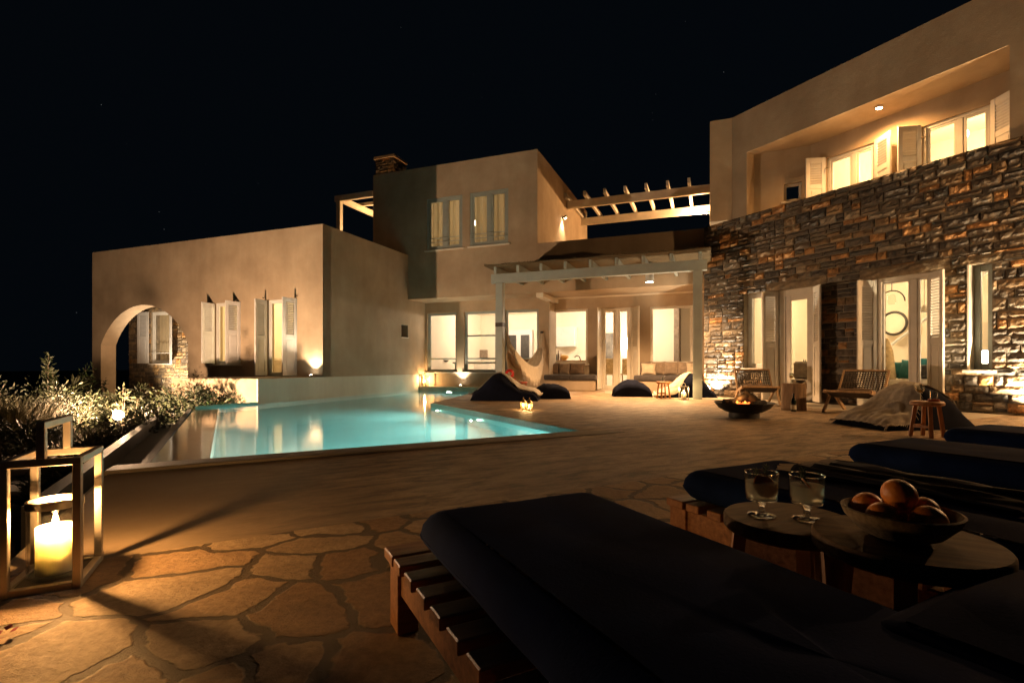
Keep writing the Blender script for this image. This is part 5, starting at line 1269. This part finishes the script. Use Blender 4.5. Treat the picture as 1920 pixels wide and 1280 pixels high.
inter('bowl', 'wide wooden bowl on the dining table behind the hammock', 'bowl', MB().lathe([(0, 0), (.09, 0), (.24, .12), (.225, .12), (.08, .015), (0, .015)], 20, q), 'stool_wood', q)
# back wall of the dining room: white cupboard frames and dark inner window
mb = MB(); ua_, ub_ = FB.U(818, 9.0), FB.U(862, 9.0); mb.rbox(ua_, ub_, 8.95, 9.19, .02, 2.2, .01, FB); inter('cupboard', 'tall pale cupboard at the back of the dining room', 'cupboard', mb, 'cream_paint', FB((ua_ + ub_) / 2, 9.07, 0))
t = thing('glazed_door', 'white double door with dark panes at the back of the dining room', 'door', FB(FB.U(975, 9.1), 9.1, .02), world=True)
da, db = FB.U(948, 9.1), FB.U(998, 9.1)
MB().rbox(da, db, 9.08, 9.18, .02, 2.15, .01, FB).build('frame', 'white_paint', t)
dm = (da + db) / 2
for a, c in ((da + .12, dm - .10), (dm + .10, db - .12)): MB().box(a, c, 9.05, 9.079, .5, 1.95, FB).build('pane', 'dark_metal', t)
mb = MB(); mb.rbox(FB.U(878, 8.6), FB.U(925, 8.6), 8.55, 9.19, .02, .90, .01, FB); inter('sideboard', 'pale sideboard at the back between the dining windows', 'sideboard', mb, 'cream_paint', FB(FB.U(900, 8.6), 8.85, 0))
mb = MB(); mb.rbox(FB.U(880, 9.1), FB.U(913, 9.1), 9.10, 9.18, 1.05, 1.38, .01, FB); inter('picture', 'beige relief picture on the dining room wall', 'picture', mb, 'taupe_fabric', FB(FB.U(897, 9.1), 9.15, 1.05))
# kitchen behind the second window
t = thing('kitchen_counter', 'white kitchen counter behind the bench window', 'counter', FB(5.0, 6.6, .017), world=True)
ka, kb = FB.U(1036, 6.3), FB.U(1104, 6.3)
MB().rbox(ka, kb, 6.0, 6.7, .017, .86, .01, FB).build('cabinet', 'white_paint', t); MB().rbox(ka - .03, kb + .02, 5.97, 6.73, .86, .90, .006, FB).build('worktop', 'pale_wood', t)
mb = MB(); mb.rbox(FB.U(1036, 8.9), FB.U(1079, 8.9), 8.75, 9.19, 1.45, 2.20, .01, FB); inter('wall_cupboard', 'white wall cupboard at the back of the kitchen', 'cupboard', mb, 'white_paint', FB(FB.U(1060, 8.9), 9.0, 1.45))
for i, (px, h, r, m, lb) in enumerate(((1042, .30, .05, 'dark_metal', 'dark bottle at the left on the kitchen counter'), (1047, .34, .035, 'brown_fabric', 'tall brown pepper mill on the kitchen counter'), (1052, .24, .04, 'stool_wood', 'short wooden jar on the kitchen counter'))):
    q = FB(FB.U(px, 6.3), 6.3, .901); inter('jar', lb, 'jar', MB().lathe([(0, 0), (r, 0), (r, h * .6), (r * .4, h * .75), (r * .4, h), (0, h)], 16, q), m, q)
q = FB(FB.U(1058, 6.25), 6.25, .901); inter('bowl', 'amber bowl of fruit on the kitchen counter', 'bowl', MB().lathe([(0, 0), (.06, 0), (.15, .10), (.14, .15), (.08, .18), (0, .19)], 18, q), 'amber_vase', q)
q = FB(FB.U(1083, 6.2), 6.2, .901); mb = MB(); mb.tube([q + Vector((-.1, 0, .10)), q + Vector((-.02, 0, .16)), q + Vector((.06, 0, .12)), q + Vector((.10, 0, .0))], .018, 8); inter('tap', 'curved dark tap on the kitchen counter', 'tap', mb, 'dark_iron', q)
# hall behind the glass door
dchair('straw-backed chair just inside the glass door', FB.U(1143, 6.6), 6.6, FB.rz() + .5, 'straw'); dchair('straw-backed chair behind the right leaf of the glass door', FB.U(1172, 6.9), 6.9, FB.rz() - .3, 'straw')
t = thing('painting', 'tall abstract painting behind the glass door', 'picture', FB(FB.U(1140, 9.1), 9.12, .5), world=True); pa, pb = FB.U(1131, 9.1), FB.U(1151, 9.1)
MB().rbox(pa, pb, 9.10, 9.18, .5, 1.95, .008, FB).build('canvas', 'art_dark', t)
t = thing('wall_lantern', 'bright square lamp on the wall behind the right door leaf', 'lamp', FB(FB.U(1177, 8.9), 8.95, 1.5), world=True); wa, wb_ = FB.U(1173, 8.9), FB.U(1181, 8.9)
MB().rbox(wa, wb_, 8.9, 9.1, 1.35, 1.75, .01, FB).build('shade', 'lamp_glow_soft', t)
mb = MB(); mb.rbox(FB.U(1264, 8.2), FB.U(1274, 8.2), 8.0, 9.19, .017, 2.78, .01, FB); inter('partition', 'narrow olive wall edge behind the right patio window', 'wall', mb, 'taupe_fabric', FB(FB.U(1269, 8.2), 8.6, .017))
# left house
q = FB(FB.U(424, 2.4), 2.4, .46); mb = MB(); mb.lathe([(0, 0), (.16, 0), (.15, .2), (.10, .6), (.13, .9), (.17, 1.0), (.13, 1.12), (.06, 1.16), (0, 1.16)], 20, q); inter('floor_vase', 'tall amber floor vase behind the left house window', 'vase', mb, 'amber_vase', q)
q = FB(FB.U(516, 2.2), 2.2, .46); mb = MB(); mb.rbox(-.9, .5, -.3, .5, 0, .5, .06, lambda a, c, z: q + Vector((a + .8, c, z))); inter('bed', 'pale bed behind the left house door', 'bed', mb, 'beige_fabric', q)
# stone wing living room
def sofa():
    t = thing('sofa', 'beige sofa behind the wide shuttered glass door', 'sofa', FC(FC.U(1690, 1.5), 1.6, .022), world=True); a, c = FC.U(1668, 1.4), FC.U(1775, 1.4)
    MB().rbox(a, c, 1.3, 2.0, .022, .34, .02, FC).build('base', 'beige_fabric', t); MB().rbox(a, c, 1.85, 2.1, .34, .72, .05, FC).build('backrest', 'beige_fabric', t)
    slab_cushion(MB(), a + .01, c - .01, 1.28, 1.84, .345, .46, FC, .03, 10, 6, .01, 5).build('seat_cushion', 'beige_fabric', t)
sofa()
def ipillow(label, px, w, z, m, rz=0, s=.36):
    o = pillow_mb(s, s, .15, px).build('throw_pillow', m); o.location = FC(FC.U(px, w), w, z); o.rotation_euler = Euler((R(-15), 0, FC.rz() + R(rz)), 'XYZ'); tag(o, label, 'pillow', 'pillows on the indoor sofa')
ipillow('teal pillow at the left on the indoor sofa', 1683, 1.62, .465, 'teal_fabric', 20); ipillow('teal pillow in the middle on the indoor sofa', 1703, 1.55, .465, 'teal_fabric', -12, .40); ipillow('teal pillow half hidden behind the door leaf on the indoor sofa', 1729, 1.72, .465, 'teal_fabric', 10, .44); ipillow('black pillow at the right end of the indoor sofa', 1733, 1.38, .465, 'black_plastic', 6, .30)
c = FC(FC.U(1676, 4.1), 4.1, 0); c.z = HC + (686 - 606) / F * c.y; t = thing('round_mirror', 'round dark-framed mirror on the stair wall', 'mirror', c, world=True)
ux, wx = Vector((*FC.u, 0)), Vector((*FC.w, 0)); mb = MB(); r_ = .27
mb.grid(lambda a, b: c + ux * ((r_ + .03 * math.cos(6.2832 * b)) * math.cos(6.2832 * a)) + Vector((0, 0, (r_ + .03 * math.cos(6.2832 * b)) * math.sin(6.2832 * a))) + wx * (.03 * math.sin(6.2832 * b)), 40, 8, close_u=True); mb.build('frame', 'dark_metal', t)
mb = MB(); mb.grid(lambda a, b: c + ux * (r_ * b * math.cos(6.2832 * a)) + Vector((0, 0, r_ * b * math.sin(6.2832 * a))), 40, 2, close_u=True); mb.build('mirror', 'stair_plaster', t)
st = thing('staircase', 'plastered staircase rising behind the sofa', 'stairs', FC(4.2, 3.6, .022), world=True); a0 = FC.U(1672, 3.6)
for k in range(9): MB().rbox(a0 + k * .24, a0 + k * .24 + .26, 3.2, 4.05, .022 if k == 0 else .022, .20 + k * .2, .004, FC).build('step', 'stair_plaster', st)
mb = MB(); mb.tube([FC(a0 - .1, 3.15, .95), FC(a0 + 2.0, 3.15, 2.7)], .03, 8); mb.build('handrail', 'white_paint', st)
c = FC(FC.U(1672, 1.2), 1.2, 0); zt = HC + (686 - 545) / F * c.y; t = thing('hanging_lantern', 'glass hanging lantern with a hoop inside the wide glass door', 'lamp', (c.x, c.y, zt - .35), world=True)
mb = MB(); mb.tube([c + ux * (.22 * math.cos(a)) + Vector((0, 0, zt - .22 + .22 * math.sin(a))) for a in [math.pi * k / 14 for k in range(15)]], .012, 6); mb.build('hoop', 'dark_metal', t)
mb = MB(); mb.lathe([(.03, .10), (.06, .04), (.07, -.06), (.05, -.10), (0, -.10)], 16, c + Vector((0, 0, zt - .16))); mb.build('glass', 'lantern_glass', t)
mb = MB(); mb.tube([c + Vector((0, 0, zt)), c + Vector((0, 0, 2.98))], .008, 6); mb.build('chain', 'dark_metal', t)
c = FC(FC.U(1733, 1.6), 1.6, 0); zt = HC + (686 - 585) / F * c.y; t = thing('pendant_lamp', 'cream cone pendant on a thin cord inside the wide glass door', 'lamp', (c.x, c.y, zt), world=True)
MB().lathe([(.02, .14), (.13, .0), (.12, .0), (.015, .13)], 18, (c.x, c.y, zt)).build('lamp_shade', 'cream_paint', t); MB().tube([(c.x, c.y, zt + .13), (c.x, c.y, 2.98)], .005, 6).build('cord', 'dark_metal', t)
mb = MB(); q = FC(FC.U(1660, 1.5), 1.5, .022); mb.lathe([(0, 0), (.16, 0), (.18, .5), (.13, 1.0), (.05, 1.25), (0, 1.25)], 14, q); inter('dried_reeds', 'tall bundle of straw inside the wide glass door', 'decoration', mb, 'straw', q)
q = FC(FC.U(1500, 1.2), 1.2, .022)
t = thing('armchair', 'grey armchair inside the left shuttered door', 'chair', q, world=True); T = lambda a, c, z: q + Vector((*FC.u, 0)) * a + Vector((*FC.w, 0)) * c + Vector((0, 0, z))
MB().rbox(-.3, .3, -.3, .3, .02, .40, .04, T).build('seat', 'taupe_fabric', t); MB().rbox(-.3, .3, .2, .34, .40, .80, .05, T).build('backrest', 'taupe_fabric', t)
q = FC(FC.U(1508, 1.9), 1.9, .022); t = thing('potted_plant', 'leafy potted plant inside the left shuttered door', 'plant', q, world=True); MB().lathe([(0, 0), (.12, 0), (.16, .35), (.14, .35), (0, .33)], 18, q).build('pot', 'cream_paint', t)
mb = MB()
for k in range(26):
    a = random.uniform(0, 6.28); e = q + Vector((math.cos(a) * .3, math.sin(a) * .3, .75 + random.uniform(-.2, .15))); m_ = q + Vector((math.cos(a) * .14, math.sin(a) * .14, .72)); s_ = Vector((-math.sin(a), math.cos(a), 0)) * .03
    mb.add([q + Vector((0, 0, .34)), m_ + s_, e, m_ - s_], [(0, 1, 2, 3)])
mb.build('leaves', 'leaf', t)
mb = MB(); mb.rbox(FC.U(1481, 4.3), FC.U(1489, 4.3), 4.2, 4.48, .03, 2.1, .01, FC); inter('bookcase', 'narrow dark bookcase inside the left shuttered door', 'bookcase', mb, 'log_wood', FC(FC.U(1485, 4.3), 4.35, .03))
t = thing('table_lamp', 'small table lamp behind the narrow slit window', 'lamp', FC(FC.U(1843, .9), .9, .022), world=True); q = FC(FC.U(1843, .9), .9, .022)
MB().lathe([(.10, 0), (.10, .02), (.02, .03), (.02, .72), (0, .72)], 14, q).build('stand', 'dark_metal', t); MB().lathe([(.13, .70), (.09, .95), (.085, .95), (.125, .70)], 18, q).build('lamp_shade', 'lamp_glow_soft', t)
# ============================================================ PLANTS
def leaf_quad(mb, p, d, L, wd, rr):
    s = d.cross(Vector((rr.uniform(-1, 1), rr.uniform(-1, 1), rr.uniform(-1, 1))))
    if s.length < 1e-3: return
    s.normalize(); up = s.cross(d) * (L * .10)
    mb.add([p, p + d * L * .45 + s * wd * .5 + up, p + d * L, p + d * L * .45 - s * wd * .5 + up], [(0, 1, 2, 3)])
def shrub(label, loc, rad, h, n, m, seed, leaf=(.07, .028), group=None, stems=16, cat='shrub', name='shrub', spiky=False, up=.25):
    rr = random.Random(seed); t = thing(name, label, cat, loc, 0, group); mb = MB(); sm = MB(); tips = []
    for k in range(stems):
        a = rr.uniform(0, 6.283); r = rad * math.sqrt(rr.random()); top = Vector((math.cos(a) * r, math.sin(a) * r, h * rr.uniform(.55, 1.0) * (1 - .35 * (r / rad) ** 2)))
        base = Vector((math.cos(a) * r * .25, math.sin(a) * r * .25, 0)); mid = base.lerp(top, .5) + Vector((rr.uniform(-.06, .06), rr.uniform(-.06, .06), .04))
        sm.tube([base, mid, top], [.012, .008, .003], 5, cap=False); tips.append((base, mid, top))
    for i in range(n):
        b, mi, tp = rr.choice(tips); s = rr.random() ** .6
        p = b.lerp(mi, s * 2) if s < .5 else mi.lerp(tp, s * 2 - 1)
        d = Vector((rr.gauss(0, 1), rr.gauss(0, 1), rr.gauss(up, .7))).normalized()
        p = p + d * rr.random() ** 1.5 * rad * .30
        k = rr.uniform(.6, 1.35); leaf_quad(mb, p, (d + Vector((0, 0, up))).normalized(), leaf[0] * k, leaf[1] * k, rr)
    sm.build('stems', 'bark', t); mb.build('foliage', m, t); return t
GSH = 'garden shrubs beside the pool'
def at(px, Y): return ((px - 960) / F * Y, Y, GZ)
shrub('dense dark shrub at the far left edge of the garden', at(25, 8.6), 1.0, 1.25, 3000, 'leaf', 1, group=GSH)
shrub('tall mixed shrub behind the lantern handle', at(90, 9.1), .75, 1.1, 2600, 'leaf_pale', 2, (.06, .02), GSH, up=.5)
shrub('leafy shrub just left of the garden floodlight', at(128, 10.3), .75, .95, 2400, 'leaf', 3, (.075, .03), GSH)
shrub('low dark shrub behind the lantern at the left edge', at(10, 6.6), .75, .75, 2000, 'leaf', 4, (.07, .028), GSH)
shrub('low feathery shrub beside the garden path', at(120, 7.6), .6, .5, 1600, 'leaf_pale', 5, (.09, .014), GSH, up=.8)
shrub('slim dark shrub climbing against the arch pillar', at(180, 13.6), .40, 1.5, 500, 'leaf_dark', 6, (.09, .035), GSH)
shrub('small bright shrub between the arch pillar and the stone room', at(232, 9.95), .30, .95, 200, 'leaf_pale', 26, (.10, .035), GSH, stems=9)
for i, (u, w, r, h, n, m, lb) in enumerate(((-1.42, 6.3, .28, .34, 1100, 'leaf', 'low glossy shrub at the near end of the pool hedge'), (-1.45, 6.9, .30, .38, 1100, 'leaf_pale', 'pale flowering shrub second along the pool hedge'),
        (-1.42, 7.5, .32, .42, 1100, 'leaf', 'shrub third along the pool hedge beside the gutter'), (-1.42, 8.1, .34, .46, 1100, 'leaf_pale', 'shrub at the middle of the pool hedge with yellowish leaves'), (-1.40, 8.8, .36, .54, 1100, 'leaf', 'darker shrub past the middle of the pool hedge'),
        (-1.35, 9.6, .40, .66, 1200, 'leaf_pale', 'pale shrub near the far end of the pool hedge'), (-1.15, 10.5, .48, .86, 1500, 'leaf', 'bushy shrub at the far end of the pool hedge'))):
    p = FD(u, w, GZ); shrub(lb, p, r, h, n, m, 10 + i, (.062, .024), GSH)
p = FB(-2.3, -2.9, GZ); shrub('dense shrub at the left end of the terrace wall', p, .5, 1.0, 2200, 'leaf', 33, (.085, .03), GSH)
p = FB(-1.35, -2.35, GZ); shrub('wide leafy shrub hanging over the pool below the left house terrace', p, .8, 1.15, 3400, 'leaf', 30, (.085, .03), GSH)
p = FB(-.75, -2.30, -.9); shrub('thin shrub against the terrace wall at the pool end', p, .35, 1.1, 420, 'leaf_dark', 31, (.085, .03), GSH, stems=7)
p = FB(-2.9, -1.2, GZ); shrub('twiggy shrub in front of the left house window', p, .6, 1.35, 900, 'leaf', 32, (.07, .024), GSH)
# grasses, spiky plants, tall stem
def grass(label, loc, h, rad, n, seed, m='dry_grass'):
    rr = random.Random(seed); mb = MB()
    for i in range(n):
        a = rr.uniform(0, 6.283); b = Vector((math.cos(a), math.sin(a), 0)) * rad * .25 * rr.random(); e = b + Vector((math.cos(a) * rad * rr.uniform(.3, 1), math.sin(a) * rad * rr.uniform(.3, 1), h * rr.uniform(.6, 1))); mi = b.lerp(e, .5) + Vector((0, 0, h * .18)); s_ = Vector((-math.sin(a), math.cos(a), 0)) * .006
        mb.add([b - s_, b + s_, mi + s_ * .8, mi - s_ * .8, e], [(0, 1, 2, 3), (3, 2, 4)])
    o = mb.build('grass_clump', m); o.location = loc; tag(o, label, 'grass', 'clumps of dry grass')
grass('tall dry grass clump at the left edge behind the lantern', at(18, 7.8), .95, .6, 420, 1); grass('dry grass clump beside the lantern handle', at(60, 8.1), .95, .6, 420, 2); grass('short dry grass clump by the garden path', at(175, 6.9), .55, .5, 300, 3)
t = shrub('tall thin stemmed plant rising above the garden shrubs', at(99, 10.2), .16, 2.2, 420, 'leaf', 41, (.09, .03), 'garden shrubs beside the pool', stems=3)
rr = random.Random(5); q = at(140, 11.2); t = thing('spiky_plant', 'spiky rosette plant on a stem among the shrubs', 'plant', q)
MB().tube([(0, 0, 0), (.02, 0, .6), (0, 0, .85)], [.05, .04, .035], 8).build('stem', 'bark', t); mb = MB()
for k in range(44):
    a = rr.uniform(0, 6.283); el = rr.uniform(.05, 1.4); d = Vector((math.cos(a) * math.cos(el), math.sin(a) * math.cos(el), math.sin(el))); p = Vector((0, 0, .85)); s_ = Vector((-math.sin(a), math.cos(a), 0)) * .028; L = rr.uniform(.28, .40)
    mb.add([p - s_ * .6, p + s_ * .6, p + d * L * .5 + s_, p + d * L + Vector((0, 0, -.05)), p + d * L * .5 - s_], [(0, 1, 2, 3, 4)])
mb.build('leaves', 'leaf_pale', t)
# roof garden beside the upper storey
for i, (u, w, lb) in enumerate(((-3.3, 4.3, 'dark leafy shrub at the left of the roof terrace'), (-2.2, 4.0, 'dark leafy shrub in the middle of the roof terrace'), (-1.7, 3.3, 'dark leafy shrub against the upper storey on the roof'))):
    shrub(lb, FB(u, w, 3.86), .6, .85, 1300, 'leaf_dark', 50 + i, (.09, .035), 'shrubs on the left roof')
# ground cover: fallen leaves and low weeds
mb = MB(); rr = random.Random(77)
for i in range(5200):
    x = rr.uniform(-11, -3.3); y = rr.uniform(4.0, 13.5)
    pu = x * .873 + y * .488
    if pu > -1.2: continue
    leaf_quad(mb, Vector((x, y, GZ + .01)), Vector((rr.gauss(0, 1), rr.gauss(0, 1), abs(rr.gauss(.6, .4)))).normalized(), rr.uniform(.04, .10), rr.uniform(.015, .035), rr)
o = mb.build('ground_cover', 'leaf'); o['kind'] = 'stuff'

# ============================================================ WORLD, CAMERA
w = bpy.data.worlds.new('World'); scene.world = w; w.use_nodes = True; nt = w.node_tree; nt.nodes.clear()
out = nt.nodes.new('ShaderNodeOutputWorld'); bgd = nt.nodes.new('ShaderNodeBackground')
sky = nt.nodes.new('ShaderNodeTexSky'); sky.sky_type = 'NISHITA'; sky.sun_disc = False; sky.sun_elevation = R(-6); sky.sun_rotation = R(110)
tc = nt.nodes.new('ShaderNodeTexCoord'); vo = nt.nodes.new('ShaderNodeTexVoronoi'); vo.inputs['Scale'].default_value = 62; nt.links.new(tc.outputs['Generated'], vo.inputs['Vector'])
mr = nt.nodes.new('ShaderNodeMapRange'); mr.inputs['From Min'].default_value = .028; mr.inputs['From Max'].default_value = .018; nt.links.new(vo.outputs['Distance'], mr.inputs['Value'])
sp = nt.nodes.new('ShaderNodeSeparateColor'); nt.links.new(vo.outputs['Color'], sp.inputs[0])
mr2 = nt.nodes.new('ShaderNodeMapRange'); mr2.inputs['From Min'].default_value = .72; mr2.inputs['From Max'].default_value = 1.0; mr2.inputs['To Max'].default_value = .10; nt.links.new(sp.outputs[0], mr2.inputs['Value'])
mu = nt.nodes.new('ShaderNodeMath'); mu.operation = 'MULTIPLY'; nt.links.new(mr.outputs[0], mu.inputs[0]); nt.links.new(mr2.outputs[0], mu.inputs[1])
sc_ = nt.nodes.new('ShaderNodeVectorMath'); sc_.operation = 'SCALE'; sc_.inputs['Scale'].default_value = .03; nt.links.new(sky.outputs[0], sc_.inputs[0])
ad = nt.nodes.new('ShaderNodeVectorMath'); ad.operation = 'ADD'; nt.links.new(sc_.outputs[0], ad.inputs[0]); nt.links.new(mu.outputs[0], ad.inputs[1])
ad2 = nt.nodes.new('ShaderNodeVectorMath'); ad2.operation = 'ADD'; ad2.inputs[1].default_value = (.0004, .0007, .0011); nt.links.new(ad.outputs[0], ad2.inputs[0])
nt.links.new(ad2.outputs[0], bgd.inputs['Color']); bgd.inputs['Strength'].default_value = 1.0; nt.links.new(bgd.outputs[0], out.inputs['Surface'])
cam = bpy.data.cameras.new('camera'); cam.lens = 18; cam.sensor_width = 36; cam.shift_y = (HY - 640) / 1920; cam.clip_end = 2000; cam.clip_start = .02
co = bpy.data.objects.new('camera', cam); COL.objects.link(co); co.location = (0, 0, HC); co.rotation_euler = (R(90), 0, 0); scene.camera = co
scene.view_settings.view_transform = 'Standard'; scene.view_settings.look = 'None'; scene.view_settings.exposure = 1.45; scene.view_settings.gamma = 1
cy = scene.cycles if hasattr(scene, 'cycles') else None
scene.render.engine = 'CYCLES'; cy = scene.cycles
cy.max_bounces = 9; cy.diffuse_bounces = 4; cy.glossy_bounces = 4; cy.transmission_bounces = 6; cy.transparent_max_bounces = 20
cy.sample_clamp_indirect = 4; cy.use_denoising = True; cy.caustics_reflective = False; cy.caustics_refractive = True; cy.blur_glossy = .5
